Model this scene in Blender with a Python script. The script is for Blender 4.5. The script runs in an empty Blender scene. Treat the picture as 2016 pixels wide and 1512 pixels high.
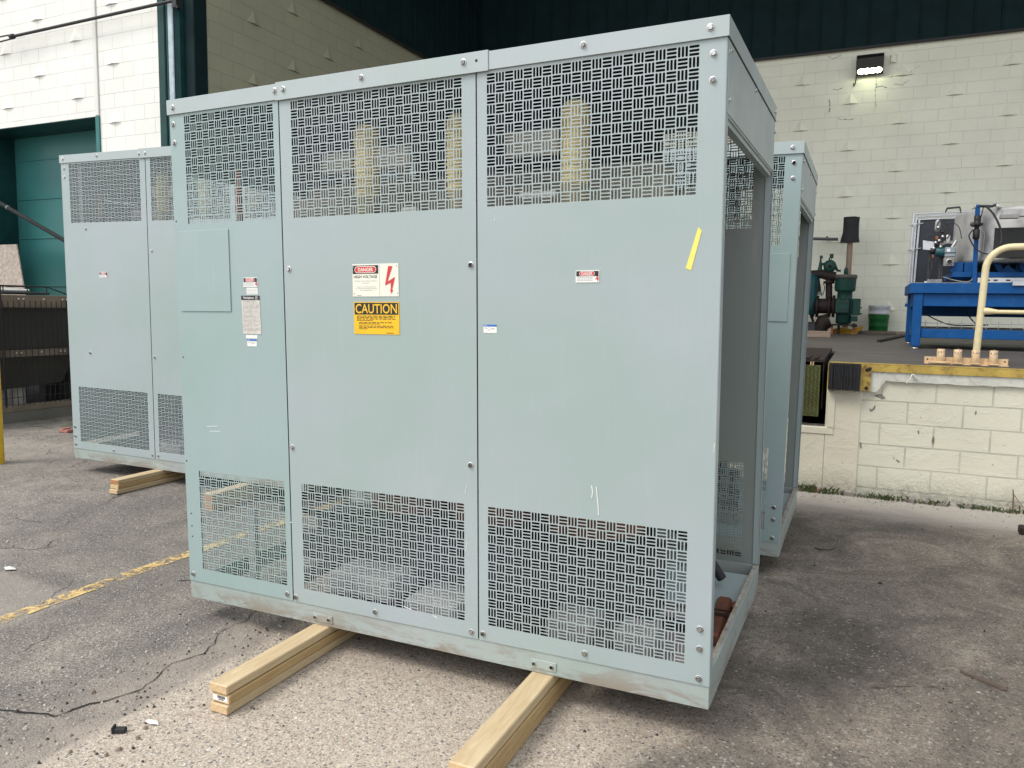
import bpy, math, random
from mathutils import Vector, Matrix, Euler
random.seed(7)
S = bpy.context.scene
COL = S.collection
PI = math.pi

# ------------------------------------------------------------------ camera
FPX = 1520.98
def cam_axes(yaw, pitch, roll):
    w = Vector((math.sin(yaw)*math.cos(pitch), math.cos(yaw)*math.cos(pitch), math.sin(pitch)))
    r = Vector((math.cos(yaw), -math.sin(yaw), 0)); u = r.cross(w)
    c, s = math.cos(roll), math.sin(roll)
    return c*r+s*u, -s*r+c*u, w
CR, CU, CW = cam_axes(-.4275, -.099, .0150)
CP = Vector((0, 0, 1.5))
def at(px, py, x=None, y=None, z=None):
    """world point seen at photo pixel (2016x1512) on the plane x, y or z = const"""
    v = CW + CR*((px-1008)/FPX) - CU*((py-756)/FPX)
    if y is not None: t = (y-CP.y)/v.y
    elif z is not None: t = (z-CP.z)/v.z
    else: t = (x-CP.x)/v.x
    return CP + v*t
cd = bpy.data.cameras.new('camera'); cam = bpy.data.objects.new('camera', cd); COL.objects.link(cam)
cd.sensor_width = 36; cd.lens = 36*FPX/2016; cd.clip_start = .05; cd.clip_end = 500
M = Matrix((CR, CU, -CW)).transposed().to_4x4(); M.translation = CP
cam.matrix_world = M
S.camera = cam

# ------------------------------------------------------------------ materials
MATS = {}
class NT:
    def __init__(s, name):
        s.m = bpy.data.materials.new(name); s.m.use_nodes = True
        s.t = s.m.node_tree; s.n = s.t.nodes; s.l = s.t.links
        s.b = s.n['Principled BSDF']
        s.co = s.n.new('ShaderNodeTexCoord').outputs['Object']
    def new(s, t, **k):
        n = s.n.new(t)
        for a, v in k.items():
            if a.startswith('i_'): n.inputs[a[2:].replace('_', ' ')].default_value = v
            else: setattr(n, a, v)
        return n
    def link(s, a, b): s.l.new(a, b)
    def mapping(s, scale=(1,1,1), loc=(0,0,0), rot=(0,0,0), src=None):
        n = s.new('ShaderNodeMapping'); n.inputs['Scale'].default_value = scale
        n.inputs['Location'].default_value = loc; n.inputs['Rotation'].default_value = rot
        s.link(src or s.co, n.inputs['Vector']); return n.outputs[0]
    def noise(s, scale, detail=4, rough=.55, src=None, dist=0):
        n = s.new('ShaderNodeTexNoise'); n.inputs['Scale'].default_value = scale
        n.inputs['Detail'].default_value = detail; n.inputs['Roughness'].default_value = rough
        n.inputs['Distortion'].default_value = dist
        s.link(src or s.co, n.inputs['Vector']); return n.outputs['Fac']
    def voro(s, scale, feature='F1', out='Distance', src=None, rnd=1):
        n = s.new('ShaderNodeTexVoronoi', feature=feature); n.inputs['Scale'].default_value = scale
        n.inputs['Randomness'].default_value = rnd
        s.link(src or s.co, n.inputs['Vector']); return n.outputs[out]
    def ramp(s, fac, stops, interp='LINEAR'):
        n = s.new('ShaderNodeValToRGB'); r = n.color_ramp; r.interpolation = interp
        while len(r.elements) < len(stops): r.elements.new(.5)
        for e, (p, c) in zip(r.elements, stops):
            e.position = p
            e.color = (c, c, c, 1) if not hasattr(c, '__len__') else (*c, 1)
        s.link(fac, n.inputs[0]); return n.outputs[0]
    def mix(s, fac, a, b, mode='MIX'):
        n = s.new('ShaderNodeMix', data_type='RGBA', blend_type=mode)
        for i, v in ((0, fac), (6, a), (7, b)):
            if isinstance(v, (int, float)): n.inputs[i].default_value = v if i == 0 else (v, v, v, 1)
            elif isinstance(v, (tuple, list)): n.inputs[i].default_value = (*v, 1)
            else: s.link(v, n.inputs[i])
        return n.outputs[2]
    def math(s, op, a, b=0., c=None):
        n = s.new('ShaderNodeMath', operation=op)
        for i, v in enumerate((a, b) if c is None else (a, b, c)):
            if isinstance(v, (int, float)): n.inputs[i].default_value = v
            else: s.link(v, n.inputs[i])
        return n.outputs[0]
    def sep(s, src=None):
        n = s.new('ShaderNodeSeparateXYZ'); s.link(src or s.co, n.inputs[0]); return n.outputs
    def comb(s, x, y, z=0.):
        n = s.new('ShaderNodeCombineXYZ')
        for i, v in enumerate((x, y, z)):
            if isinstance(v, (int, float)): n.inputs[i].default_value = v
            else: s.link(v, n.inputs[i])
        return n.outputs[0]
    def bump(s, h, strength=.3, dist=.01, prev=None):
        n = s.new('ShaderNodeBump'); n.inputs['Strength'].default_value = strength; n.inputs['Distance'].default_value = dist
        s.link(h, n.inputs['Height'])
        if prev is not None: s.link(prev, n.inputs['Normal'])
        s.link(n.outputs[0], s.b.inputs['Normal']); return n.outputs[0]
    def color(s, c):
        if isinstance(c, (tuple, list)): s.b.inputs['Base Color'].default_value = (*c, 1)
        else: s.link(c, s.b.inputs['Base Color'])
    def rough(s, r):
        if isinstance(r, (int, float)): s.b.inputs['Roughness'].default_value = r
        else: s.link(r, s.b.inputs['Roughness'])
def smooth01(nt, v, a, b):
    n = nt.new('ShaderNodeMapRange', interpolation_type='SMOOTHSTEP')
    n.inputs['From Min'].default_value = a; n.inputs['From Max'].default_value = b
    nt.link(v, n.inputs['Value']); return n.outputs[0]

def simple(name, c, rough=.6, metal=0., var=.25, scale=6., bump=.15, bscale=60., dirt=None, dirtamt=.5):
    if name in MATS: return MATS[name]
    t = NT(name)
    f = t.noise(scale, 5, .6)
    a = tuple(x*(1-var) for x in c); b = tuple(min(1, x*(1+var)) for x in c)
    col = t.ramp(f, [(.3, a), (.7, b)])
    if dirt:
        g = t.ramp(t.noise(scale*2.3, 6, .7, dist=.4), [(.5, 0.), (.68, dirtamt)])
        col = t.mix(g, col, dirt)
    t.color(col); t.rough(rough); t.b.inputs['Metallic'].default_value = metal
    if bump: t.bump(t.noise(bscale, 4, .6), bump, .004)
    MATS[name] = t.m; return t.m

def cabinet_paint(name, c, dirty=0.):
    t = NT(name)
    big = t.noise(1.3, 4, .5); mid = t.noise(5., 5, .6)
    lo = (c[0]*.90, c[1]*.97, c[2]*.92); hi = (c[0]*1.05, c[1]*1.02, c[2]*1.07)
    col = t.ramp(big, [(.3, lo), (.7, hi)])
    # faint rubbed streaks
    st = t.ramp(t.noise(3., 6, .7, src=t.mapping((14, 14, 1.2))), [(.55, 0.), (.8, .10)])
    col = t.mix(st, col, (.62, .66, .64))
    # fine scratches
    sc = t.noise(9., 2, .5, src=t.mapping((1, 1, 9), rot=(.3, .5, .2)), dist=1.2)
    scm = t.math('MULTIPLY', t.ramp(sc, [(.498, 0.), (.5, 1.), (.502, 0.)]), t.ramp(mid, [(.60, 0.), (.68, .35)]))
    col = t.mix(scm, col, (.7, .72, .7))
    if dirty:
        d = t.noise(4., 7, .75, src=t.mapping((1, 1, 3.5)), dist=.6)
        zz = t.sep()[2]
        low = smooth01(t, zz, .10, -.01)
        col = t.mix(t.math('MULTIPLY', t.ramp(d, [(.45, 0.), (.58, .8)]), t.math('ADD', low, .25)), col, (.27, .235, .19))
        r = t.ramp(t.noise(9., 6, .7, src=t.mapping((1, 1, 2.2)), dist=.8), [(.62, 0.), (.70, .8)])
        col = t.mix(t.math('MULTIPLY', r, low), col, (.16, .085, .05))
    else:
        d = t.ramp(t.noise(2.6, 7, .7, dist=.3), [(.62, 0.), (.8, .34)])
        col = t.mix(d, col, (.33, .34, .27))
    t.color(col)
    t.rough(t.ramp(mid, [(.3, .33), (.7, .50)]))
    nb = t.bump(t.noise(1.7, 3, .5), .22, .03)
    t.bump(t.noise(420., 2, .5), .05, .001, nb)
    MATS[name] = t.m; return t.m

def wall_paint(name, c, bw, bh, ax, x0, z0, chip=.0, dirt=.2, joint=.010, jm=.6):
    """painted concrete block; ax 0: wall in x, 1: wall in y"""
    t = NT(name)
    s = t.sep()
    u = t.math('ADD', s[ax], -x0); v = t.math('ADD', s[2], -z0)
    wob = t.noise(1.7, 3, .5)
    v = t.math('ADD', v, t.math('MULTIPLY', t.math('ADD', wob, -.5), .012))
    p = t.comb(u, v)
    br = t.new('ShaderNodeTexBrick'); br.offset = .5; br.squash = 1
    br.inputs['Scale'].default_value = 1; br.inputs['Brick Width'].default_value = bw
    br.inputs['Row Height'].default_value = bh; br.inputs['Mortar Size'].default_value = joint*.45
    br.inputs['Mortar Smooth'].default_value = .35; br.inputs['Bias'].default_value = 0
    br.inputs['Color1'].default_value = (.35, .35, .35, 1); br.inputs['Color2'].default_value = (.65, .65, .65, 1)
    t.link(p, br.inputs['Vector'])
    lo = tuple(x*.93 for x in c); hi = tuple(min(.9, x*1.05) for x in c)
    col = t.ramp(t.noise(1.1, 4, .6), [(.3, lo), (.7, hi)])
    tone = t.ramp(br.outputs['Color'], [(.3, .985), (.7, 1.012)])
    col = t.mix(1., col, tone, 'MULTIPLY')
    jn = t.ramp(t.noise(3.3, 3, .6), [(.35, jm*.35), (.65, jm)])
    col = t.mix(t.math('MULTIPLY', br.outputs['Fac'], jn), col, tuple(x*.45 for x in c))
    g = t.ramp(t.noise(7., 8, .75, dist=.5), [(.60, 0.), (.75, dirt)])
    col = t.mix(g, col, tuple(x*.45 for x in c))
    if chip:
        cm = t.ramp(t.noise(6.5, 8, .68, src=t.mapping((1, 1, 1.6)), dist=1.5), [(.685, 0.), (.70, chip)])
        col = t.mix(cm, col, (.20, .185, .165))
        hs = t.ramp(t.voro(5.5, src=t.mapping((1, 1, 1.3))), [(.035, 1.), (.05, 0.)])
        col = t.mix(t.math('MULTIPLY', hs, .6), col, (.10, .09, .08))
        low = smooth01(t, t.math('ADD', s[2], t.math('MULTIPLY', t.noise(3., 5, .6), .25)), .16, -.02)
        col = t.mix(t.math('MULTIPLY', low, t.ramp(t.noise(18., 6, .7), [(.42, 0.), (.6, .75)])), col, (.22, .20, .175))
    t.color(col); t.rough(.62)
    n1 = t.bump(t.math('SUBTRACT', 1., br.outputs['Fac']), .55, .006)
    n2 = t.bump(t.noise(26., 7, .7, dist=.4), .42 if chip else .16, .010, n1)
    if chip:
        cr = t.ramp(t.noise(5., 8, .62, src=t.mapping((1, 1, 2.)), dist=1.2), [(.55, 0.), (.60, 1.)])
        n3 = t.bump(cr, .25, .010, n2)
        low2 = smooth01(t, t.math('ADD', s[2], t.math('MULTIPLY', t.noise(2.4, 4, .6), .3)), .34, .0)
        t.bump(t.math('MULTIPLY', t.noise(34., 6, .75, dist=.6), low2), .9, .03, n3)
    MATS[name] = t.m; return t.m

PAINT = cabinet_paint('grey_enamel', (.352, .412, .408))
PAINTG = cabinet_paint('grey_green_enamel', (.315, .402, .392))
PAINTB = cabinet_paint('grey_enamel_dirty', (.36, .41, .385), 1.)
PAINTI = cabinet_paint('shaded_inner_enamel', (.25, .28, .26))  # cabinet enamel darkened so the interior's shade sits in the colour
LIP = simple('flaking_lip', (.42, .38, .31), .8, 0, .3, 14., .5, dirt=(.16, .10, .07), dirtamt=.8)
PAINTC = cabinet_paint('grey_enamel_cap', (.40, .453, .447))
ZINC = simple('zinc_bolt', (.55, .55, .53), .35, .85, .15, 40, .1)
RUSTBOLT = simple('worn_bolt', (.30, .27, .23), .5, .7, .3, 60, .1)
BLACK = simple('black', (.012, .012, .012), .6, 0, .1)
WHITE = simple('white_print', (.80, .80, .76), .45, 0, .03, 8, 0)
CREAM = simple('cream_label', (.78, .77, .66), .4, 0, .04, 8, 0)
INK = simple('black_ink', (.015, .015, .016), .45, 0, .1, 8, 0)
RED = simple('red_ink', (.60, .03, .035), .45, 0, .08, 20, 0)
AMBER = simple('amber_ink', (.83, .49, .01), .4, 0, .04, 10, 0)
BLUEINK = simple('blue_ink', (.03, .15, .48), .4, 0, .04, 10, 0)
GREYINK = simple('grey_ink', (.33, .33, .31), .5, 0, .1, 10, 0)
TAPE = simple('yellow_tape', (.80, .74, .16), .5, 0, .06, 30, .1)
SILVER = simple('etched_metal', (.62, .59, .54), .4, .1, .15, 60, .1, dirt=(.35, .31, .27), dirtamt=.5)
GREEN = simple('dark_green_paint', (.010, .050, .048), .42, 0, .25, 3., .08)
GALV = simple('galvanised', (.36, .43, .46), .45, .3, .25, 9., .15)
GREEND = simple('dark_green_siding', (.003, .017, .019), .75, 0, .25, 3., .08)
TEAL = simple('teal_door_paint', (.040, .165, .158), .33, 0, .10, 1.2, .05)
CREAMP = simple('cream_rail_paint', (.72, .63, .38), .42, 0, .07, 8., .1, dirt=(.45, .35, .2), dirtamt=.35)
CREAMB = simple('cream_bracket_paint', (.66, .48, .28), .5, 0, .10, 12., .15, dirt=(.3, .17, .08), dirtamt=.6)
BLUE = simple('blue_paint', (.004, .072, .24), .52, 0, .12, 5., .08, dirt=(.06, .14, .28), dirtamt=.2)
ALU = simple('aluminium', (.58, .59, .61), .4, .5, .08, 12., .05)
STEEL = simple('brushed_steel', (.42, .42, .41), .6, .3, .22, 2.2, .08, dirt=(.16, .16, .16), dirtamt=.55)
DARKM = simple('dark_metal', (.045, .045, .048), .5, .3, .3, 8., .15)
DARKP = simple('dark_panel', (.022, .026, .036), .45, 0, .2, 3., .05)
PUMPG = simple('pump_green', (.020, .068, .052), .45, 0, .18, 9., .2, dirt=(.02, .03, .025), dirtamt=.6)
PUMPB = simple('pump_teal', (.010, .075, .085), .4, 0, .2, 9., .2)
IRON = simple('rusty_iron', (.022, .013, .011), .7, .2, .35, 14., .4, dirt=(.05, .024, .014), dirtamt=.6)
RUBBER = simple('rubber', (.018, .019, .021), .75, 0, .3, 14., .4, 90)
BUCKG = simple('bucket_green', (.015, .135, .035), .4, 0, .1, 5., .03)
BUCKW = simple('bucket_white', (.62, .63, .66), .4, 0, .06, 5., .03)
TARP = simple('yellow_tarp', (.50, .27, .02), .55, 0, .3, 18., .6, 30)
ORANGE = simple('orange_paint', (.30, .085, .03), .6, 0, .2, 20., .2)
YELLOW = simple('bollard_yellow', (.72, .46, .02), .5, 0, .12, 6., .2)
COILT = simple('yellow_tape_wrap', (.84, .66, .30), .45, 0, .30, 9., .3, dirt=(.40, .34, .22), dirtamt=.5)
COILB = simple('brown_varnish', (.16, .055, .028), .35, 0, .35, 8., .3)
COILD = simple('dark_coil', (.030, .026, .024), .6, 0, .35, 12., .3)
CORE = simple('core_clamp', (.46, .44, .36), .5, .1, .22, 5., .2)
GREYL = simple('dusty_block', (.50, .49, .46), .8, 0, .2, 7., .2)
COILT2 = simple('faded_tape_wrap', (.42, .37, .22), .55, 0, .3, 9., .3)
GREYD = simple('dusty_grey', (.28, .27, .255), .8, 0, .25, 7., .2)
COPPER = simple('copper_bar', (.36, .15, .10), .45, .6, .2, 9., .1)
OLIVE = simple('olive_plate', (.075, .085, .024), .5, .1, .25, 6., .2, dirt=(.09, .05, .02), dirtamt=.6)
HOPPER = simple('hopper_dark', (.034, .032, .027), .65, .1, .22, 2.5, .15)
BEIGE = simple('beige_rail', (.16, .13, .092), .6, 0, .2, 5., .15)
SKID = simple('skid_grey', (.13, .13, .112), .7, 0, .15, 3., .1)
PEACH = simple('peach_block', (.38, .16, .13), .6, 0, .1)
LITTER = simple('white_litter', (.70, .69, .64), .6, 0, .1)
DECKM = None

def wood(name, c1, c2, scale=1., axis=1, knots=True, rough=.62):
    t = NT(name)
    sc = [9, 9, 9]; sc[axis] = .9
    g = t.noise(4.*scale, 6, .65, src=t.mapping(tuple(sc)), dist=1.1)
    col = t.ramp(g, [(.3, c1), (.62, c2), (.78, tuple(x*.72 for x in c1))])
    if knots:
        k = t.ramp(t.voro(1.5, src=t.mapping((3.5, 1.6, 3.5) if axis == 1 else (1.6, 3.5, 3.5))), [(.09, 1.), (.17, 0.)])
        col = t.mix(t.math('MULTIPLY', k, .7), col, tuple(x*.35 for x in c2))
    col = t.mix(t.ramp(t.noise(2., 4, .6), [(.5, 0.), (.75, .25)]), col, tuple(x*.75 for x in c2))
    t.color(col); t.rough(rough); t.bump(g, .15, .003)
    MATS[name] = t.m; return t.m
PINE = wood('pine_lumber', (.60, .485, .30), (.48, .355, .20))
PINE2 = wood('pine_lumber_darker', (.50, .36, .17), (.38, .25, .11))
ENDW = simple('orange_end_grain', (.42, .20, .08), .7, 0, .2, 60, .2)
ENDP = simple('pale_end_grain', (.60, .43, .24), .7, 0, .2, 60, .2)
OLDW = wood('weathered_plywood', (.50, .44, .38), (.20, .155, .125), 1.5, 2, False, .8)
PLANKW = wood('old_plank', (.20, .155, .12), (.11, .08, .06), 1., 0, False, .8)
POLEW = wood('post_wood', (.36, .26, .19), (.28, .19, .13), .6, 2, False)

for _m in (BLUE, TEAL, GREEN, GREEND, PUMPG): _m.node_tree.nodes['Principled BSDF'].inputs['Specular IOR Level'].default_value = .22
# ------------------------------------------------------------------ mesh builder
class MB:
    def __init__(s): s.v = []; s.f = []; s.mi = []; s.m = []; s.sm = []
    def _mi(s, mat):
        if mat not in s.m: s.m.append(mat)
        return s.m.index(mat)
    def add(s, vs, fs, mat, smooth=False):
        b = len(s.v); k = s._mi(mat); s.v += [tuple(p) for p in vs]
        for f in fs: s.f.append(tuple(b+i for i in f)); s.mi.append(k); s.sm.append(smooth)
    def box(s, x0, x1, y0, y1, z0, z1, mat, bev=0., mtx=None):
        if x1 < x0: x0, x1 = x1, x0
        if y1 < y0: y0, y1 = y1, y0
        if z1 < z0: z0, z1 = z1, z0
        if bev:
            b = min(bev, (x1-x0)*.45, (y1-y0)*.45, (z1-z0)*.45)
            vs = []; idx = {}
            for ix, X in enumerate((x0, x1)):
                for iy, Y in enumerate((y0, y1)):
                    for iz, Z in enumerate((z0, z1)):
                        sx, sy, sz = (b if ix == 0 else -b), (b if iy == 0 else -b), (b if iz == 0 else -b)
                        idx[ix, iy, iz, 0] = len(vs); vs.append((X, Y+sy, Z+sz))
                        idx[ix, iy, iz, 1] = len(vs); vs.append((X+sx, Y, Z+sz))
                        idx[ix, iy, iz, 2] = len(vs); vs.append((X+sx, Y+sy, Z))
            I = idx; fs = []
            for a in (0, 1):
                q = [I[a, 0, 0, 0], I[a, 1, 0, 0], I[a, 1, 1, 0], I[a, 0, 1, 0]]; fs.append(q if a else q[::-1])
                q = [I[0, a, 0, 1], I[0, a, 1, 1], I[1, a, 1, 1], I[1, a, 0, 1]]; fs.append(q if a else q[::-1])
                q = [I[0, 0, a, 2], I[1, 0, a, 2], I[1, 1, a, 2], I[0, 1, a, 2]]; fs.append(q if a else q[::-1])
            for a in (0, 1):
                for c in (0, 1):
                    q = [I[a, c, 0, 0], I[a, c, 1, 0], I[a, c, 1, 1], I[a, c, 0, 1]]; fs.append(q if a != c else q[::-1])
                    q = [I[a, 0, c, 0], I[a, 0, c, 2], I[a, 1, c, 2], I[a, 1, c, 0]]; fs.append(q if a != c else q[::-1])
                    q = [I[0, a, c, 1], I[1, a, c, 1], I[1, a, c, 2], I[0, a, c, 2]]; fs.append(q if a != c else q[::-1])
                    for d in (0, 1):
                        q = [I[a, c, d, 0], I[a, c, d, 1], I[a, c, d, 2]]
                        fs.append(q if (a+c+d) % 2 else q[::-1])
        else:
            vs = [(x0,y0,z0),(x1,y0,z0),(x1,y1,z0),(x0,y1,z0),(x0,y0,z1),(x1,y0,z1),(x1,y1,z1),(x0,y1,z1)]
            fs = [(3,2,1,0),(4,5,6,7),(0,1,5,4),(1,2,6,5),(2,3,7,6),(3,0,4,7)]
        if mtx is not None: vs = [mtx @ Vector(p) for p in vs]
        s.add(vs, fs, mat); return s
    def beam(s, a, b, w, h, mat, up=(0, 0, 1), bev=0.):
        a = Vector(a); b = Vector(b); d = (b-a); L = d.length; d.normalize()
        x = d.cross(Vector(up)); 
        if x.length < 1e-4: x = d.cross(Vector((1, 0, 0)))
        x.normalize(); z = x.cross(d)
        m = Matrix((x, d, z)).transposed().to_4x4(); m.translation = a
        return s.box(-w/2, w/2, 0, L, -h/2, h/2, mat, bev, m)
    def tube(s, pts, r, mat, n=12, cap=True, smooth=True):
        pts = [Vector(p) for p in pts]; rs = r if hasattr(r, '__len__') else [r]*len(pts)
        vs = []; fs = []; x = None
        for i, p in enumerate(pts):
            d = (pts[min(i+1, len(pts)-1)]-pts[max(i-1, 0)]).normalized()
            if x is None:
                x = d.orthogonal().normalized()
            x = (x - d*x.dot(d)).normalized(); y = d.cross(x)
            for k in range(n):
                a = 2*PI*k/n; vs.append(p + (x*math.cos(a)+y*math.sin(a))*rs[i])
        for i in range(len(pts)-1):
            for k in range(n):
                k2 = (k+1) % n; fs.append((i*n+k, i*n+k2, (i+1)*n+k2, (i+1)*n+k))
        s.add(vs, fs, mat, smooth)
        if cap:
            s.add(vs[:n], [tuple(range(n))[::-1]], mat); s.add(vs[-n:], [tuple(range(n))], mat)
        return s
    def lathe(s, prof, mat, c=(0, 0, 0), n=28, axis=(0, 0, 1), smooth=True):
        ax = Vector(axis).normalized(); x = ax.orthogonal().normalized(); y = ax.cross(x); c = Vector(c)
        vs = []; fs = []
        for r, h in prof:
            for k in range(n):
                a = 2*PI*k/n; vs.append(c+ax*h+(x*math.cos(a)+y*math.sin(a))*max(r, 1e-5))
        for i in range(len(prof)-1):
            for k in range(n):
                k2 = (k+1) % n; fs.append((i*n+k, i*n+k2, (i+1)*n+k2, (i+1)*n+k))
        s.add(vs, fs, mat, smooth); return s
    def poly(s, pts, nrm, th, mat):
        """flat polygon extruded by th along nrm"""
        nrm = Vector(nrm).normalized()*th; n = len(pts)
        vs = [Vector(p) for p in pts]; vs += [p+nrm for p in vs[:n]]
        fs = [tuple(range(n))[::-1], tuple(range(n, 2*n))] + [(i, (i+1) % n, n+(i+1) % n, n+i) for i in range(n)]
        s.add(vs, fs, mat); return s
    def mesh(s, name):
        me = bpy.data.meshes.new(name); me.from_pydata([tuple(p) for p in s.v], [], s.f)
        for m in s.m: me.materials.append(m)
        me.polygons.foreach_set('material_index', s.mi); me.polygons.foreach_set('use_smooth', s.sm)
        me.update(); return me
    def build(s, name, parent=None, label=None, fix=False):
        me = s.mesh(name)
        if fix:
            import bmesh
            bm = bmesh.new(); bm.from_mesh(me); bmesh.ops.recalc_face_normals(bm, faces=bm.faces); bm.to_mesh(me); bm.free()
        return link(name, me, parent, label)
def link(name, me, parent=None, label=None):
    o = bpy.data.objects.new(name, me); COL.objects.link(o)
    if parent is not None: o.parent = parent
    if label: o['label'] = label
    return o
def tag(o, label, cat, group=None, kind=None):
    o['label'] = label; o['category'] = cat
    if group: o['group'] = group
    if kind: o['kind'] = kind
    return o
def thing(name, label, cat, loc=(0, 0, 0), rot=(0, 0, 0), group=None):
    o = bpy.data.objects.new(name, None); COL.objects.link(o); o.empty_display_size = .1
    o.location = loc; o.rotation_euler = rot
    return tag(o, label, cat, group)
def struct(o): o['kind'] = 'structure'; return o

# text as mesh, scaled into a box on a vertical plane (u, h) at depth v
def text_mb(mb, s, u0, u1, h0, h1, v, mat, bold=0.):
    cu = bpy.data.curves.new('t', 'FONT'); cu.body = s; cu.offset = bold; cu.fill_mode = 'FRONT'; cu.resolution_u = 3
    o = bpy.data.objects.new('t', cu); COL.objects.link(o)
    bpy.context.view_layer.update()
    me = bpy.data.meshes.new_from_object(o.evaluated_get(bpy.context.evaluated_depsgraph_get()))
    bpy.data.objects.remove(o); bpy.data.curves.remove(cu)
    xs = [p.co.x for p in me.vertices]; ys = [p.co.y for p in me.vertices]
    if not xs: return
    ax, bx, ay, by = min(xs), max(xs), min(ys), max(ys)
    vs = [(u0+(p.co.x-ax)/(bx-ax)*(u1-u0), v, h0+(p.co.y-ay)/(by-ay)*(h1-h0)) for p in me.vertices]
    mb.add(vs, [tuple(p.vertices) for p in me.polygons], mat)
    bpy.data.meshes.remove(me)
def rect(mb, u0, u1, h0, h1, v, mat, th=.0006):
    mb.box(u0, u1, v, v+th, h0, h1, mat)
def smallprint(mb, u0, u1, h, hh, v, mat, words=6, seed=0):
    rnd = random.Random(seed); x = u0
    while x < u1-.002:
        w = rnd.uniform(.4, 1.)*(u1-u0)/words*.9
        rect(mb, x, min(x+w, u1), h, h+hh, v, mat, .0002); x += w+(u1-u0)*.03

# ------------------------------------------------------------------ perforated sheet
CELL = .0364
TH = .0013
def perf_cell(mb, u, h, horiz, v0, v1, mat, matb, inner):
    """one basket-weave cell: three slots in a CELL x CELL square"""
    c = CELL; m = .0020; sl = .0081; gap = (c-2*m-3*sl)/2; ch = .0020
    def P(a, b, v): return (u+(a if not horiz else b), v, h+(b if not horiz else a))
    for side, (v, fl) in enumerate(((v0, horiz), (v1, not horiz))):
        vs = []; fs = []
        def q(pts, flip=False):
            b = len(vs); vs.extend(pts); n = len(pts); f = tuple(range(b, b+n)); fs.append(f[::-1] if flip else f)
        a = m; strips = [(0, m)]; slots = []
        for k in range(3):
            slots.append((a, a+sl)); a += sl
            strips.append((a, a+gap) if k < 2 else (a, c)); a += gap
        for a0, a1 in strips: q([P(a0, 0, v), P(a1, 0, v), P(a1, c, v), P(a0, c, v)], fl)
        for a0, a1 in slots:
            q([P(a0, 0, v), P(a1, 0, v), P(a1, m+ch, v), P(a1-ch, m, v), P(a0+ch, m, v), P(a0, m+ch, v)], fl)
            q([P(a0, c, v), P(a0, c-m-ch, v), P(a0+ch, c-m, v), P(a1-ch, c-m, v), P(a1, c-m-ch, v), P(a1, c, v)], fl)
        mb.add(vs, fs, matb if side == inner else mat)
    vs = []; fs = []
    def q(pts, flip=False):
        b = len(vs); vs.extend(pts); n = len(pts); f = tuple(range(b, b+n)); fs.append(f[::-1] if flip else f)
    strips = [(0, m)]; slots = []
    a = m
    for k in range(3):
        slots.append((a, a+sl)); a += sl
        strips.append((a, a+gap) if k < 2 else (a, c)); a += gap
    for a0, a1 in slots:
        ring = [(a0, m+ch), (a0+ch, m), (a1-ch, m), (a1, m+ch), (a1, c-m-ch), (a1-ch, c-m), (a0+ch, c-m), (a0, c-m-ch)]
        for i in range(8):
            A = ring[i]; B = ring[(i+1) % 8]
            q([P(*A, v0), P(*B, v0), P(*B, v1), P(*A, v1)], horiz)
    mb.add(vs, fs, mat)
def sheet(u0, u1, h0, h1, perfs, v0, mat, name, parent, inner=1):
    """flat sheet with perforated fields [(pu, ph_top, cols, rows, first_horizontal)]"""
    mb = MB(); v1 = v0+TH
    perfs = sorted(perfs, key=lambda p: -p[1])
    def slab(a, b, c, d):
        if b-a > 1e-5 and d-c > 1e-5:
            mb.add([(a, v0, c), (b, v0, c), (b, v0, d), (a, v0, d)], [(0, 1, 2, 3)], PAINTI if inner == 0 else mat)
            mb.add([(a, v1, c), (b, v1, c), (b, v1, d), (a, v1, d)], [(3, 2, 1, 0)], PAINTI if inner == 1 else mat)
    top = h1
    for pu, pt, nc, nr, fh in perfs:
        slab(u0, u1, pt, top); pb = pt-nr*CELL
        slab(u0, pu, pb, pt); slab(pu+nc*CELL, u1, pb, pt)
        for r in range(nr):
            for c in range(nc):
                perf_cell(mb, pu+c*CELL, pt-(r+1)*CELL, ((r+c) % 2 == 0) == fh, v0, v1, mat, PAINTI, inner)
        top = pb
    slab(u0, u1, h0, top)
    mb.add([(u0, v0, h0), (u1, v0, h0), (u1, v1, h0), (u0, v1, h0), (u0, v0, h1), (u1, v0, h1), (u1, v1, h1), (u0, v1, h1)],
           [(3, 2, 1, 0), (4, 5, 6, 7), (1, 2, 6, 5), (3, 0, 4, 7)], mat)
    return mb.build(name, parent)

_bolt = None
def bolt_mesh():
    global _bolt
    if _bolt is None:
        mb = MB()
        mb.lathe([(0, 0), (.0125, 0), (.0125, .0016), (.0095, .003)], ZINC, n=20, axis=(0, -1, 0), smooth=False)
        n = 6; vs = [(math.cos(k*PI/3)*.0085, -.002, math.sin(k*PI/3)*.0085) for k in range(6)] + [(math.cos(k*PI/3)*.0078, -.0085, math.sin(k*PI/3)*.0078) for k in range(6)]
        mb.add(vs, [(i, (i+1) % 6, 6+(i+1) % 6, 6+i) for i in range(6)] + [(11, 10, 9, 8, 7, 6), (6, 7, 8, 9, 10, 11)], ZINC)
        _bolt = mb.mesh('bolt')
    return _bolt
def bolt(parent, u, h, v=0., side=None, s=1.):
    o = link('bolt', bolt_mesh(), parent)
    o.location = (u, v, h); o.scale = (s, s, s)
    o.rotation_euler = (0, random.uniform(0, 1), 0)
    if side == 'right': o.rotation_euler = (0, 0, PI/2)
    return o

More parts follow.
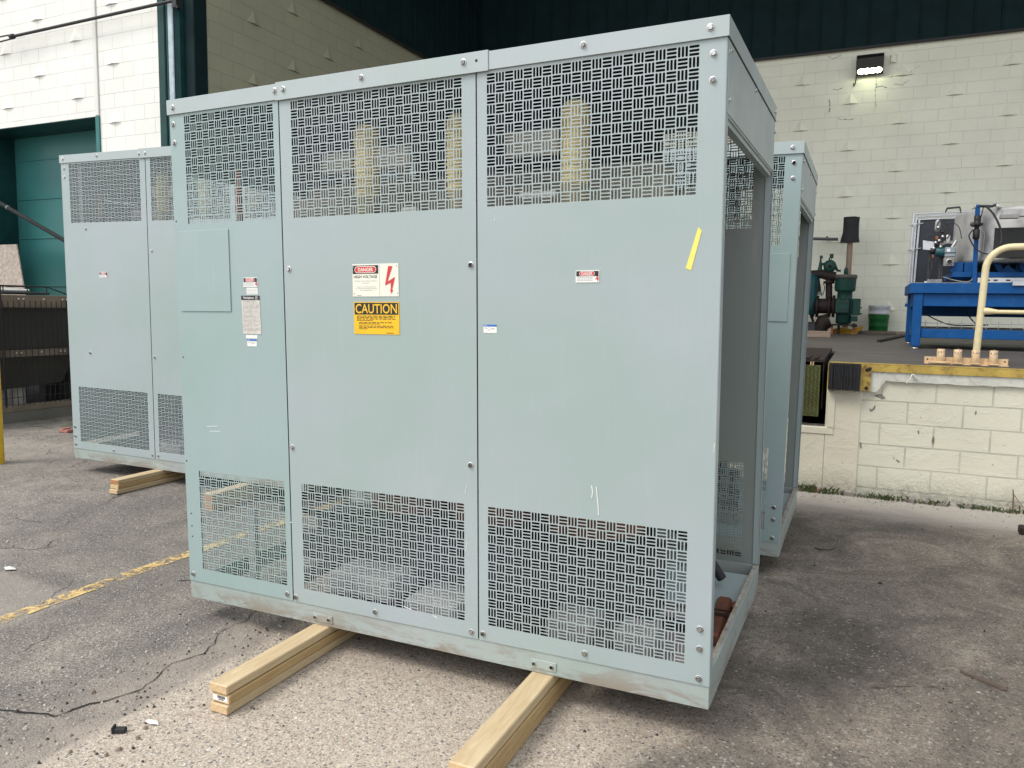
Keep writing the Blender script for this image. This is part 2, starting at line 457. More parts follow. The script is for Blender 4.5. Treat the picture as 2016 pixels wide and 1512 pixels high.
W, D = 2.435, 1.2575
def cabinet(root, H, panels, capsplits, mirror=False, coils=True, detail=True, topdy=.074, closed=False):
    """ventilated transformer housing in local coordinates u=x, depth=y, height=z"""
    pb, pt = .085, H-.062
    def mu(a): return W-a if mirror else a
    for i, (u0, u1, pu, nc, fh, mat, bmat) in enumerate(panels):
        a, b = sorted((mu(u0), mu(u1))); p = mu(pu+nc*CELL) if mirror else pu
        f2 = fh if not mirror else (fh == ((nc-1) % 2 == 0))
        perfs = [(p, H-topdy, nc, 13, f2), (p, .622, nc, 13, f2)]
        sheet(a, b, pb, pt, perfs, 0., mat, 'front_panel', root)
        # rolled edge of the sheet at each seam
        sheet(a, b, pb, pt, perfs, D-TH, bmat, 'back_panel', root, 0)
    # seam stiles behind panel joints
    mb = MB()
    for i in range(len(panels)-1):
        a, b = sorted((mu(panels[i][1]), mu(panels[i+1][0]))); m = (a+b)/2
        mb.box(m-.004, m+.004, .0035, .010, .09, H-.03, DARKM); mb.box(m-.02, m+.02, .011, .035, .06, H-.03, PAINT)
        mq = MB(); mq.box(m-.02, m+.02, D-.035, D-.006, .125, H-.07, PAINT); mq.build('mullion', root)
        mb.build('mullion', root); mb = MB()
    # left solid side and corner posts
    mb = MB(); mb.box(.0, .004, .048, D-.048, H-.30, pt-.003, PAINT); mb.box(-.0045, -.0005, .020, D-.020, H-.292, pt-.006, PAINTC, .0008); mb.box(.0045, .03, .048, D-.048, H-.318, H-.30, PAINT)
    mb.build('side_header', root)
    if closed:
        mb = MB(); mb.box(.001, .003, .046, D-.012, .125, H-.32, PAINT); mb.build('side_panel', root); mb = MB(); mb.box(W-.003, W-.001, .046, D-.012, .125, H-.32, PAINT); mb.build('side_panel', root)
    mb = MB(); mb.box(-.0025, .0005, .003, .045, .085, pt-.002, PAINT, .001); mb.box(.0, .045, .041, .045, .085, pt-.002, PAINT); mb.build('corner_post', root)
    mb = MB(); mb.box(W-.0005, W+.0025, .0005, .045, .085, pt-.002, PAINT, .001); mb.box(W-.045, W-.001, .041, .045, .085, pt-.002, PAINT); mb.build('corner_post', root)
    mb = MB(); mb.box(W-.0005, W+.0025, D-.010, D, .125, pt-.002, PAINT, .001); mb.box(W-.03, W-.001, D-.006, D-.003, .125, pt-.002, PAINT); mb.build('corner_post', root)
    # top plate closing the head of the open side
    mb = MB(); mb.box(W-.004, W+.0015, .048, D-.048, H-.30, pt-.003, PAINT)
    mb.box(W+.0015, W+.0045, .020, D-.020, H-.292, pt-.006, PAINTC, .0008)
    mb.box(W-.03, W-.004, .048, D-.048, H-.318, H-.30, PAINT)
    mb.build('side_header', root)
    # base frame: channels all round with a lip, cross members and floor sheet
    mb = MB()
    mb.box(.0, W, .0045, .0125, 0, .088, PAINTB, .001); mb.box(.0, W, D-.0125, D-.0045, 0, .12, PAINTB, .001)
    mb.box(W-.0075, W+.0005, .013, D-.013, 0, .122, PAINTB, .001)
    mb.box(W-.024, W-.0075, .013, D-.013, .112, .1215, LIP)
    mb.box(-.0005, .0075, .013, D-.013, 0, .088, PAINTB, .001)
    mb.box(.0076, W-.0076, .0126, .055, 0.001, .006, PAINTB); mb.box(.0076, W-.0076, D-.055, D-.0126, 0.001, .006, PAINTB)
    for cx in (.35, .80, 1.63, 2.05): mb.box(cx-.04, cx+.04, .056, D-.056, .008, .075, GREYD if cx < .5 else DARKM)
    mb.build('base_frame', root)
    # cap in overlapping sections
    k = [0.]+capsplits+[W]
    for i in range(len(k)-1):
        o = .004 if i % 2 else 0.; a = k[i]-(.035 if i % 2 else 0)-(.008 if i == 0 else 0); b = k[i+1]+(.035 if i % 2 else 0)+(.008 if i == len(k)-2 else 0)
        if mirror: a, b = W-b, W-a
        mb = MB(); fr = -.008-o
        mb.box(a, b, fr, fr+.003, H-.064-o, H+o, PAINTC, .0008)
        mb.box(a, b, D+.005+o, D+.008+o, H-.064, H+o, PAINTC, .0008)
        mb.box(a, b, fr+.003, D+.005+o, H-.003+o, H+o, PAINTC)
        if (b > W) : mb.box(W+.005, W+.008, fr+.003, D+.005+o, H-.062, H-.003+o, PAINTC)
        if (a < 0) : mb.box(-.008, -.005, fr+.003, D+.005+o, H-.062, H-.003+o, PAINTC)
        mb.build('top_cap', root)
    # core and coils
    if coils:
        def part(name, *boxes, bev=.008):
            m = MB()
            for bx in boxes: m.box(*bx[:6], bx[6], bev)
            return m.build(name, root)
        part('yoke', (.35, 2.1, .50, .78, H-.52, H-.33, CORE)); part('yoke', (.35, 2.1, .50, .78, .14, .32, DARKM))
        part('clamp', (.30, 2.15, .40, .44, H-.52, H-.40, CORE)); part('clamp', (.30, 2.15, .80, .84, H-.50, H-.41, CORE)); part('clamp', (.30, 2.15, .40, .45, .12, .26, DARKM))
        part('shade_board', (.10 if closed else .66, 2.33 if closed else 1.98, 1.00, 1.006, .125, H-.07, BLACK), bev=0); part('shade_pan', (.10 if closed else .64, 1.85, .057, D-.057, .001, .007, DARKM), bev=0)  # black board and dark pan added to stop light and darken the interior
        part('shade_lining', (.02, W-.02, .02, D-.02, H-.045, H-.04, BLACK), bev=0)  # black sheet added under the cap, standing in for interior shade
        for lx in (.93, 1.375, 1.862):
            cx = lx-.06; mb = MB(); R = .212
            prof = [(0, .36), (R, .36), (R, H-.60), (R-.05, H-.585), (0, H-.585)]
            mb.lathe(prof, COILD, (cx, .64, 0), 36)
            mb.lathe([(R+.004, .40), (R+.008, .42), (R+.008, .52), (R+.004, .54)], COILB, (cx, .64, 0), 36)
            mb.lathe([(R+.004, H-.78), (R+.008, H-.76), (R+.008, H-.68), (R+.004, H-.66)], COILB, (cx, .64, 0), 36)
            mb.build('coil', root)
            mb = MB(); x = lx
            mb.lathe([(0, H-.155), (.040, H-.16), (.052, H-.18), (.054, H-.30), (.050, H-.46)], COILT, (x, .185, 0), 20); mb.lathe([(.050, H-.461), (.047, H-.50), (.048, H-.565)], COILT2, (x, .185, 0), 20)
            mb.lathe([(.052, H-.566), (.054, H-.60), (.054, H-.70), (0, H-.70)], COILB, (x, .185, 0), 20)
            for kk in range(9): mb.lathe([(.0545, H-.19-kk*.031), (.057, H-.197-kk*.031), (.0545, H-.204-kk*.031)], COILT, (x, .185, 0), 20)
            mb.box(x-.03, x+.03, .22, .5, H-.66, H-.62, COPPER, .004)
            mb.build('coil_lead', root)
        part('terminal_board', (1.58, 1.80, .17, .20, H-.345, H-.245, CORE)); part('terminal_board', (.98, 1.15, .17, .20, H-.345, H-.255, CORE)); part('terminal_board', (.70, .86, .17, .20, H-.345, H-.255, CORE))
        part('terminal_tag', (1.62, 1.78, .20, .215, H-.50, H-.47, WHITE)); part('terminal_tag', (1.08, 1.16, .20, .215, H-.54, H-.50, WHITE))
        part('busbar', (.205, .24, .16, .19, H-.68, H-.29, COPPER))
        part('support_block', (.66, 1.0, .20, .50, .06, .16, GREYL)); part('support_block', (1.10, 1.35, .16, .40, .06, .12, GREYL)); part('support_block', (1.75, 1.95, .18, .36, .06, .14, GREYD)); part('support_block', (2.05, 2.2, .14, .30, .05, .16, GREYD))
        if not closed: part('brace', (.235, .275, .14, .17, .07, .42, GREYL), bev=.003)
        mb = MB(); mb.tube([(.3, .3, .40), (.40, .35, .38), (.55, .5, .33), (.62, .6, .33)], .018, BLACK); mb.build('cable', root)
    # things at the open end
    mb = MB()
    mb.box(1.9, W-.012, .06, .745, .030, .045, simple('dusty_pink_floor', (.33, .28, .26), .85, 0, .25, 9., .2)); mb.build('floor_sheet', root)
    mb = MB(); mb.poly([(1.9, .75, .060), (W-.012, .75, .060), (W-.012, 1.12, .105), (1.9, 1.12, .105)], (0, 0, 1), .004, PAINT); mb.build('floor_sheet', root)
    if detail:
        mb = MB(); mtx = Matrix.Translation((2.36, .62, .046)) @ Matrix.Rotation(.06, 4, 'Z')
        mb.box(-.032, .032, -.21, .21, 0, .055, COILB, .012, mtx); mb.box(.032, .060, .12, .18, .01, .05, COILB, .008, mtx)
        mb.box(-.034, .034, -.03, .0, .055, .058, IRON, 0, mtx); mb.box(-.034, .034, .03, .04, .055, .058, IRON, 0, mtx)
        mb.build('coil_support', root)
        mb = MB(); mb.tube([(2.0, .92, .40), (2.12, .93, .34), (2.23, .95, .25), (2.31, .96, .13)], .022, BLACK, 14); mb.build('cable', root)
        mb = MB(); mb.tube([(2.15, .50, .075), (2.33, .50, .075)], .022, BLACK, 14); mb.build('cable', root)
    return root

T_MAIN = ((-2.8564, 2.6137, .1036), (.0110710, -.0108161, -.0086602))
T_LEFT = ((-6.1247, 4.3955, .1601), (.0130, .0107, .0175))
T_RIGHT = ((-2.8141, 4.4950, .1373), (.0124, .0098, .0028))
P3 = [(0, .622, .085, 14, False, PAINTG, PAINT), (.628, 1.543, .686, 22, False, PAINT, PAINT), (1.549, W, 1.587, 21, True, PAINT, PAINT)]
main = thing('transformer_cabinet', 'nearest large grey perforated transformer cabinet with danger and caution signs', 'electrical cabinet', *T_MAIN, group='grey transformer cabinets')
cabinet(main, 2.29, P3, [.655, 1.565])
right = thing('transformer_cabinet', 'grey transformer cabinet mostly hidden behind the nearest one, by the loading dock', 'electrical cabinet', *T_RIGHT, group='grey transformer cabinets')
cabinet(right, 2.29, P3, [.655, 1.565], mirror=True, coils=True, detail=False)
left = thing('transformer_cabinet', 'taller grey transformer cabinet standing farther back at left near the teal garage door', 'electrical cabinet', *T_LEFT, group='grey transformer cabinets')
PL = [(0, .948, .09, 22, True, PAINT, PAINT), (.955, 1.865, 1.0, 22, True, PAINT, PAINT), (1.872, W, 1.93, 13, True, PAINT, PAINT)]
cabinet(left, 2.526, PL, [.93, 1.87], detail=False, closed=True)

# details of the nearest cabinet -------------------------------------------------
mb = MB(); mb.box(.023, .326, -.0045, -.0005, 1.356, 1.714, PAINTG, .001); mb.build('cover_plate', main)
mb = MB(); mb.box(W-.37, W-.03, -.0045, -.0005, 1.33, 1.70, PAINTG, .001); mb.build('cover_plate', right)
B = [(.030, 2.255, -.008), (.020, 2.185, 0), (.022, 2.105, 0), (.616, 2.262, -.012), (.662, 2.262, -.012), (1.05, 2.262, -.012),
     (1.50, 2.262, -.012), (1.96, 2.262, -.008), (2.385, 2.258, -.008), (2.395, 2.180, 0), (2.395, 2.098, 0),
     (.655, 1.535, 0), (1.52, 1.535, 0), (1.515, .775, 0), (.645, .775, 0), (.025, .118, 0), (.592, .112, 0), (.640, .106, 0),
     (1.06, .112, 0), (1.515, .110, 0), (1.566, .112, 0), (1.985, .115, 0), (2.400, .108, 0), (2.400, .215, 0), (2.400, .285, 0)]
for u, h, v in B: bolt(main, u, h, v, s=1.0)
for v, h in ((.034, 2.19), (.034, 2.04), (.6, 2.205), (1.2, 2.255), (1.22, 2.17)): bolt(main, W+(.008 if h > 2.23 else .0045), h, v, 'right', .9).location = (W+(.008 if h > 2.23 else .0045), v, h)
for v, h in ((.034, 2.19), (.034, 2.04), (.6, 2.205), (1.2, 2.17), (1.22, 2.03)): bolt(right, 0, 0, 0, 'right', .9).location = (W+.0045, v, h)
for u, h, v in ((2.385, 2.258, -.008), (2.395, 2.180, 0), (2.395, 2.098, 0), (2.395, .108, 0), (2.395, .215, 0), (2.395, .285, 0)): bolt(right, u, h, v)
for u, h, v in ((.035, 2.495, -.008), (.035, 2.42, 0), (.035, 2.35, 0), (.43, 2.50, -.008), (.90, 2.49, -.012), (.965, 2.492, -.012), (.99, 1.75, 0), (.985, .912, 0),
                (.26, 1.93, 0), (.255, .911, 0), (.03, .12, 0), (.03, .19, 0), (.03, .27, 0), (.48, .11, 0), (.92, .115, 0), (.985, .115, 0)): bolt(left, u, h, v)
mb = MB(); mb.box(.165, .195, .03, .036, 1.95, 2.47, GREYD, .002); mb.build('strap', left)
for (a, b), z in (((.731, .835), .015), ((1.769, 1.872), .017)):
    mb = MB(); mb.box(a, b, .0005, .0043, z, z+.035, PAINTB, .001); c = mb.build('splice_clip', main)
    for u in (a+.013, b-.018): bolt(c, u, z+.018, .0005, s=.8)
mb = MB(); mb.tube([(1.06+.055*math.cos(a), .10+.02*math.sin(a), 2.292+.030*math.sin(a)) for a in [i*PI/10 for i in range(11)]], .0028, WHITE, 6)
mb.build('wire_loop', main)
# empty holes
mb = MB()
for u, h, v in ((1.553, 2.262, -.0125), (.013, 1.76, -.0004), (.02, 1.145, -.0004), (.027, .41, -.0004), (.028, .35, -.0004), (.029, .30, -.0004), (.012, .66, -.0004)):
    mb.lathe([(0, 0), (.0055 if v < -.01 else .004, 0)], BLACK, (u, v, h), 12, (0, -1, 0))
mb.build('bolt_hole', main)
# yellow tape mark
mb = MB(); mb.poly([(2.322, -.0008, 1.508), (2.340, -.0008, 1.500), (2.372, -.0008, 1.628), (2.360, -.0008, 1.640)], (0, -1, 0), .0006, TAPE); mb.build('tape_mark', main)
# paint drip and scuffs
mb = MB()
for p in ([(2.006, .70), (2.009, .725), (2.004, .745)], [(2.022, .742), (2.026, .71), (2.031, .665), (2.032, .64)]):
    mb.tube([(a, -.0004, b) for a, b in p], .0022, WHITE, 6)
rnd = random.Random(3)
for (a, b, c, d) in ((1.49, .66, 1.50, .70), (1.492, .43, 1.497, .47), (1.93, 2.223, 1.932, 2.24), (1.955, 2.223, 1.956, 2.238), (.62, .44, .635, .442), (2.43, .9, 2.432, .93), (1.62, 1.69, 1.622, 1.70), (1.2, .16, 1.24, .152), (1.34, .145, 1.36, .138), (.15, .83, .22, .838), (.165, .81, .23, .815)):
    mb.tube([(a, -.0003, b), (c, -.0003, d)], .0012, WHITE, 5)
mb.build('scuff_mark', main)

# signs
def danger_sign(parent, u0, u1, h0, h1, big=True, v=-.0005):
    mb = MB(); mb.box(u0, u1, v-.0015, v, h0, h1, CREAM if big else WHITE, .0004); pl = mb.build('danger_sign', parent)
    w, h = u1-u0, h1-h0
    def X(f): return u0+w*f
    def Y(f): return h1-h*f
    f = v-.0022
    mb = MB()
    if big:
        rect(mb, X(.01), X(.569), Y(.30), Y(.04), f, INK); rect(mb, X(.592), X(.596), Y(.99), Y(.01), f, GREYINK, .0003)
    else:
        rect(mb, X(.03), X(.97), Y(.48), Y(.06), f, INK)
    mb.build('header_band', pl)
    mb = MB(); cx0, cx1, cy, r = ((.115, .465, .170, .105) if big else (.25, .72, .27, .19))
    def pill(x0, x1, c, rr, vv, mat):
        R = rr*h; pts = []
        for k in range(11): a = PI/2+k*PI/10; pts.append((X(x0)+R*math.cos(a), vv, Y(c)+R*math.sin(a)))
        for k in range(11): a = -PI/2+k*PI/10; pts.append((X(x1)+R*math.cos(a), vv, Y(c)+R*math.sin(a)))
        mb.add(pts, [tuple(range(len(pts)))], mat)
    pill(cx0, cx1, cy, r, f-.0003, CREAM if big else WHITE); pill(cx0, cx1, cy, r*.82, f-.0006, RED)
    mb.build('emblem', pl)
    mb = MB()
    if big:
        text_mb(mb, 'DANGER', X(.13), X(.46), Y(.228), Y(.115), f-.0009, CREAM, .02)
        text_mb(mb, 'HIGH VOLTAGE', X(.035), X(.545), Y(.43), Y(.345), f, INK, .008)
        text_mb(mb, 'HAZARD OF ELECTRICAL SHOCK', X(.05), X(.535), Y(.535), Y(.505), f, GREYINK)
        text_mb(mb, 'OR BURN', X(.23), X(.37), Y(.60), Y(.57), f, GREYINK)
        text_mb(mb, 'TURN OFF POWER SUPPLYING', X(.09), X(.51), Y(.715), Y(.69), f, GREYINK)
        text_mb(mb, 'ALL TERMINALS BEFORE ENTERING', X(.07), X(.535), Y(.765), Y(.74), f, GREYINK)
        text_mb(mb, 'THIS COMPARTMENT', X(.165), X(.44), Y(.82), Y(.795), f, GREYINK)
        smallprint(mb, X(.09), X(.20), Y(.965), .0012, f, INK, 3)
        for a, b in ((.03, .075), (.96, .065), (.035, .91), (.975, .90)): rect(mb, X(a)-.0015, X(a)+.0015, Y(b)-.0025, Y(b)+.0025, f-.0003, GREYINK)
    else:
        text_mb(mb, 'DANGER', X(.25), X(.72), Y(.40), Y(.14), f-.0009, WHITE, .015)
        for k, y in enumerate((.60, .72, .84)): smallprint(mb, X(.06), X(.74), Y(y), h*.035, f, GREYINK, 6, k)
    mb.build('lettering', pl)
    mb = MB()
    if big: P = [(.786, .08), (.876, .08), (.766, .55), (.927, .408), (.862, .792), (.885, .80), (.845, .912), (.818, .783), (.836, .79), (.833, .575), (.714, .662)]
    else: P = [(.91, .50), (.99, .50), (.90, .66), (1.0-.005, .62), (.94, .93), (.90, .70), (.82, .78)]
    mb.add([(X(a), f-.0006, Y(b)) for a, b in P], [tuple(range(len(P)))], RED); mb.build('lightning_bolt', pl)
    return pl
danger_sign(main, .981, 1.201, 1.419, 1.548)
danger_sign(main, 1.937, 2.024, 1.465, 1.507, False)
danger_sign(main, .401, .481, 1.462, 1.503, False)
danger_sign(left, .400, .492, 1.536, 1.580, False)
mb = MB(); mb.box(.984, 1.202, -.002, -.0005, 1.269, 1.398, AMBER, .0004); cs = mb.build('caution_sign', main)
mb = MB(); rect(mb, .9885, 1.1975, 1.3475, 1.3945, -.0027, INK); mb.build('header_band', cs)
mb = MB(); text_mb(mb, 'CAUTION', .994, 1.192, 1.352, 1.390, -.0032, AMBER, .012)
yy = [1.340, 1.3343, 1.3286, 1.3229, 1.3145, 1.309, 1.3005, 1.2948, 1.289]
xx = [(.999, 1.183), (.999, 1.180), (.999, 1.184), (.999, 1.078), (1.009, 1.172), (1.009, 1.108), (1.009, 1.172), (1.009, 1.174), (1.009, 1.05)]
for k, (y, (a, b)) in enumerate(zip(yy, xx)): smallprint(mb, a, b, y, .0026, -.0026, INK, 7, 20+k)
smallprint(mb, 1.14, 1.174, 1.274, .0022, -.0026, INK, 2, 5)
for a, b in ((.988, 1.391), (1.198, 1.391), (.990, 1.283), (1.197, 1.281)): rect(mb, a-.0012, a+.0012, b-.002, b+.002, -.003, GREYINK)
mb.build('lettering', cs)
# small labels on the left door
mb = MB(); rect(mb, .417, .480, 1.430, 1.459, -.0012, WHITE); s1 = mb.build('small_label', main)
mb = MB(); [smallprint(mb, .420, .476, 1.452-k*.006, .0016, -.0015, GREYINK, 5, k) for k in range(4)]; mb.build('lettering', s1)
mb = MB(); mb.poly([(.386, -.0005, 1.425), (.490, -.0005, 1.425), (.4935, -.0005, 1.259), (.3905, -.0005, 1.259)], (0, -1, 0), .0015, SILVER); npl = mb.build('name_plate', main)
mb = MB(); mb.poly([(.386, -.0021, 1.425), (.490, -.0021, 1.425), (.4905, -.0021, 1.406), (.3865, -.0021, 1.406)], (0, -1, 0), .0004, INK)
for k in range(25):
    y = 1.400-k*.0053; smallprint(mb, .394, .394+.09*(1 if k % 3 else .8), y, .0011, -.0023, INK if k % 4 == 0 else GREYINK, 7+k % 4, 40+k)
for y in (1.385, 1.372, 1.352, 1.335, 1.30, 1.28): rect(mb, .392, .488, y, y+.0006, -.0024, GREYINK, .0002)
mb.box(.438, .4388, -.0024, -.0022, 1.27, 1.352, GREYINK)
mb.build('printed_table', npl)
mb = MB(); text_mb(mb, 'Westinghouse', .397, .458, 1.4085, 1.4215, -.0030, WHITE, .012)
ring = [(.473+.0075*math.cos(k*PI/10), 1.4155+.0075*math.sin(k*PI/10)) for k in range(21)]
mb.tube([(a, -.0030, b) for a, b in ring], .0006, WHITE, 5)
text_mb(mb, 'W', .4685, .4775, 1.4135, 1.4205, -.0030, WHITE, .01); rect(mb, .4685, .4775, 1.411, 1.412, -.0031, WHITE, .0002)
mb.build('lettering', npl)
mb = MB(); rect(mb, .405, .470, 1.2395, 1.2545, -.0012, WHITE); mb.build('small_label', main)
def blue_label(u0, u1, h0, h1):
    mb = MB(); rect(mb, u0, u1, h0, h1, -.0012, WHITE); o = mb.build('blue_label', main)
    mb = MB(); rect(mb, u0, u1, h1-(h1-h0)*.24, h1, -.0017, BLUEINK, .0004); w = u1-u0
    text_mb(mb, 'EPS', u0+w*.06, u0+w*.28, h1-(h1-h0)*.19, h1-(h1-h0)*.06, -.0020, WHITE)
    for p in ([(.1, .55), (.2, .62), (.3, .5)], [(.42, .68), (.46, .6)], [(.55, .55), (.64, .45), (.74, .55), (.85, .45)], [(.35, .35), (.42, .38), (.5, .34)]):
        mb.tube([(u0+a*w, -.0014, h0+b*(h1-h0)) for a, b in p], .0008, INK, 4)
    mb.build('lettering', o)
blue_label(.411, .465, 1.205, 1.236)
blue_label(1.573, 1.628, 1.283, 1.314)

# ------------------------------------------------------------------ lumber under the cabinets
def board(x0, x1, y0, y1, z0, z1, label, pmat, emat, skew=0., sticker=False, grp='wooden boards under the cabinets'):
    mb = MB(); mb.box(-(x1-x0)/2, (x1-x0)/2, 0, y1-y0, 0, z1-z0, pmat, .0038)
    o = mb.build('wooden_board'); o.location = ((x0+x1)/2, y0, z0); o.rotation_euler = (0, 0, skew)
    tag(o, label, 'wooden board', grp)
    mb = MB(); w = (x1-x0)/2-.003
    mb.box(-w, w, -.0012, .0, .003, z1-z0-.003, emat); mb.build('board_end', o)
    if sticker:
        mb = MB(); mb.box(-w+.004, w-.006, -.0022, -.0014, .008, z1-z0-.006, WHITE); st = mb.build('sticker', o)
        mb = MB(); smallprint(mb, -w+.026, w-.018, .018, .010, -.0026, INK, 9, 3); smallprint(mb, -w+.030, w-.024, .012, .004, -.0026, INK, 7, 4); mb.build('printing', st)
    return o
zt = .111
names = ('bottom', 'middle', 'top')
for k in range(3):
    z0, z1 = zt/3*k+.0022, zt/3*(k+1)-.0004
    board(-2.128+(.004, .007, 0)[k], -2.042+(.004, .007, 0)[k], (2.018, 2.026, 2.022)[k], 3.95, z0, z1,
          ('lowest pale board in the stack at the left front of the nearest cabinet', 'middle board with a white barcode sticker on its end, left front of the nearest cabinet', 'top knotty pale board in the stack at the left front of the nearest cabinet')[k],
          (PINE, PINE2, PINE)[k], ENDP, (0.0, .003, -.002)[k], k == 1)
zt = .122
for k in range(3):
    z0, z1 = zt/3*k+.0022, zt/3*(k+1)-.0004
    board(-1.085+(.003, .0, 0)[k], -.995+(.003, .004, 0)[k], (1.90, 1.915, 1.955)[k], 3.95, z0, z1,
          names[k]+' board of the stack running out of the bottom edge of the photo', (PINE2, PINE2, PINE)[k], ENDP, (0.004, .0, .002)[k])
zt = .108; _c = at(217, 943, z=.149); _e = at(231, 947, z=.149)
for k in range(3):
    z0, z1 = .041+zt/3*k+.0022, .041+zt/3*(k+1)-.0004
    board(_c.x+(.01, .006, 0)[k], _c.x+.088+(.01, .006, 0)[k], _c.y+(-.02, -.006, 0)[k], 5.7, z0, z1,
          names[k]+' board of the stack sticking out under the tall left cabinet', (PINE, PINE2, PINE)[k], (ENDP, ENDP, ENDW)[k], (-.0, .004, 0)[k])
p = at(400, 975, z=.12); zt = .135
for k in range(2):
    board(p.x, p.x+.09, p.y, p.y+1.8, zt/2*k+.0005, zt/2*(k+1), ('lower', 'upper')[k]+' board of the stack seen through the lower left grille of the nearest cabinet', PINE, ENDW)

# ------------------------------------------------------------------ ground
def gz(x, y):
    t = min(1, max(0, (y-5.7)/1.8)); t = t*t*(3-2*t)
    f = min(1, max(0, (x+7.)/1.5))
    def sm(a): a = min(1, max(0, a)); return a*a*(3-2*a)
    return -.142*t*f + .04*sm((-3.9-x)/.9)*sm((y-3.3)/.7)*sm((7.3-y)/.6)*sm((x+9.3)/1.)
def ground_mat():
    t = NT('pavement'); s = t.sep(); x, y = s[0], s[1]
    wob = t.math('MULTIPLY', t.math('ADD', t.noise(2.2, 5, .65), -.5), .22)
    xw = t.math('ADD', x, wob); yw = t.math('ADD', y, wob)
    # asphalt
    big = t.noise(.8, 6, .7, dist=.8); mid = t.noise(3.4, 7, .72, dist=.6); fine = t.noise(60., 6, .8)
    asp = t.ramp(big, [(.30, (.135, .122, .108)), (.5, (.235, .21, .18)), (.70, (.36, .315, .262))])
    asp = t.mix(t.ramp(mid, [(.42, .0), (.62, .7)]), asp, (.15, .135, .122))
    v1 = t.new('ShaderNodeTexVoronoi'); v1.inputs['Scale'].default_value = 95.; t.link(t.co, v1.inputs['Vector'])
    rc = t.sep(v1.outputs['Color'])
    stone = t.ramp(v1.outputs['Distance'], [(.30, 1.), (.46, 0.)])
    pick = t.ramp(rc[0], [(.58, 0.), (.68, 1.)])
    scol = t.ramp(rc[1], [(.0, (.22, .19, .17)), (.35, (.36, .32, .28)), (.7, (.50, .46, .41)), (1., (.66, .63, .58))])
    asp = t.mix(t.math('MULTIPLY', t.math('MULTIPLY', stone, pick), .85), asp, scol)
    asp = t.mix(t.ramp(fine, [(.38, .75), (.52, 0.)]), asp, (.045, .041, .038))
    grain = t.ramp(t.noise(110., 5, .85), [(.36, .45), (.5, 1.), (.64, 1.5)])
    asp = t.mix(1., asp, grain, 'MULTIPLY')
    # exposed aggregate concrete
    nd = t.new('ShaderNodeTexNoise'); nd.inputs['Scale'].default_value = 70.; nd.inputs['Detail'].default_value = 3; t.link(t.co, nd.inputs['Vector'])
    ndv = t.new('ShaderNodeVectorMath', operation='SCALE'); ndv.inputs['Scale'].default_value = .014; t.link(nd.outputs['Color'], ndv.inputs[0])
    dco = t.new('ShaderNodeVectorMath', operation='ADD'); t.link(t.co, dco.inputs[0]); t.link(ndv.outputs[0], dco.inputs[1])
    v3 = t.new('ShaderNodeTexVoronoi'); v3.inputs['Scale'].default_value = 150.; t.link(dco.outputs[0], v3.inputs['Vector']); rc3 = t.sep(v3.outputs['Color'])
    v2 = t.new('ShaderNodeTexVoronoi'); v2.inputs['Scale'].default_value = 76.; t.link(dco.outputs[0], v2.inputs['Vector'])
    rc2 = t.sep(v2.outputs['Color'])
    peb = t.ramp(v2.outputs['Distance'], [(.38, 1.), (.47, 0.)])
    pcol = t.ramp(rc2[0], [(.0, (.12, .11, .115)), (.2, (.26, .24, .22)), (.4, (.48, .38, .31)), (.6, (.56, .50, .43)), (.8, (.30, .20, .16)), (1., (.72, .68, .62))])
    pick2 = t.ramp(rc2[1], [(.2, 0.), (.3, 1.)])
    mort = t.ramp(t.noise(30., 5, .7), [(.3, (.34, .29, .23)), (.7, (.58, .50, .40))])
    agg = t.mix(t.math('MULTIPLY', peb, t.math('MULTIPLY', pick2, .95)), mort, pcol)
    small = t.math('MULTIPLY', t.ramp(v3.outputs['Distance'], [(.36, 1.), (.5, 0.)]), t.ramp(rc3[0], [(.3, 0.), (.4, 1.)]))
    agg = t.mix(t.math('MULTIPLY', small, t.math('SUBTRACT', .85, t.math('MULTIPLY', peb, .6))), agg, t.ramp(rc3[1], [(0., (.13, .115, .10)), (.35, (.33, .27, .22)), (.7, (.52, .46, .38)), (1., (.72, .66, .56))]))
    agg = t.mix(1., agg, t.ramp(t.noise(120., 5, .85), [(.36, .62), (.5, 1.), (.62, 1.25)]), 'MULTIPLY')
    # darkened by tyres and oil toward the right and the dock
    dk = t.math('ADD', smooth01(t, t.math('ADD', x, t.math('MULTIPLY', y, .25)), -.55, .55), t.math('MULTIPLY', t.math('ADD', t.noise(.9, 5, .65, dist=.8), -.5), 1.1))
    dk = t.math('MAXIMUM', t.ramp(dk, [(.1, 0.), (.6, .92)]), t.math('MULTIPLY', smooth01(t, y, 2.1, 3.3), .5))
    darkagg = t.mix(1., agg, t.ramp(t.noise(1.5, 8, .72, dist=.9), [(.36, (.18, .18, .185)), (.46, (.31, .31, .31)), (.56, (.48, .475, .47)), (.68, (.82, .81, .78))]), 'MULTIPLY')
    fleck = t.math('MULTIPLY', peb, t.ramp(rc2[1], [(.86, 0.), (.92, 1.)]))
    darkagg = t.mix(t.math('MULTIPLY', fleck, .5), darkagg, (.55, .52, .46))
    agg = t.mix(dk, agg, darkagg)
    # dust in front of the dock wall
    dust = t.math('MULTIPLY', smooth01(t, t.math('ADD', yw, t.math('MULTIPLY', t.noise(1.3, 5, .7), .5)), 6.25, 7.1), .65)
    agg = t.mix(dust, agg, (.52, .48, .43))
    slab = t.mix(t.ramp(t.noise(14., 6, .7), [(.4, .0), (.65, .35)]), t.mix(.38, asp, (.42, .375, .32)), (.22, .195, .165))
    # layout
    m_agg = smooth01(t, t.math('ADD', x, t.math('MULTIPLY', t.math('ADD', t.noise(5., 5, .7), -.5), .05)), -2.395, -2.355)
    base = t.mix(m_agg, asp, agg)
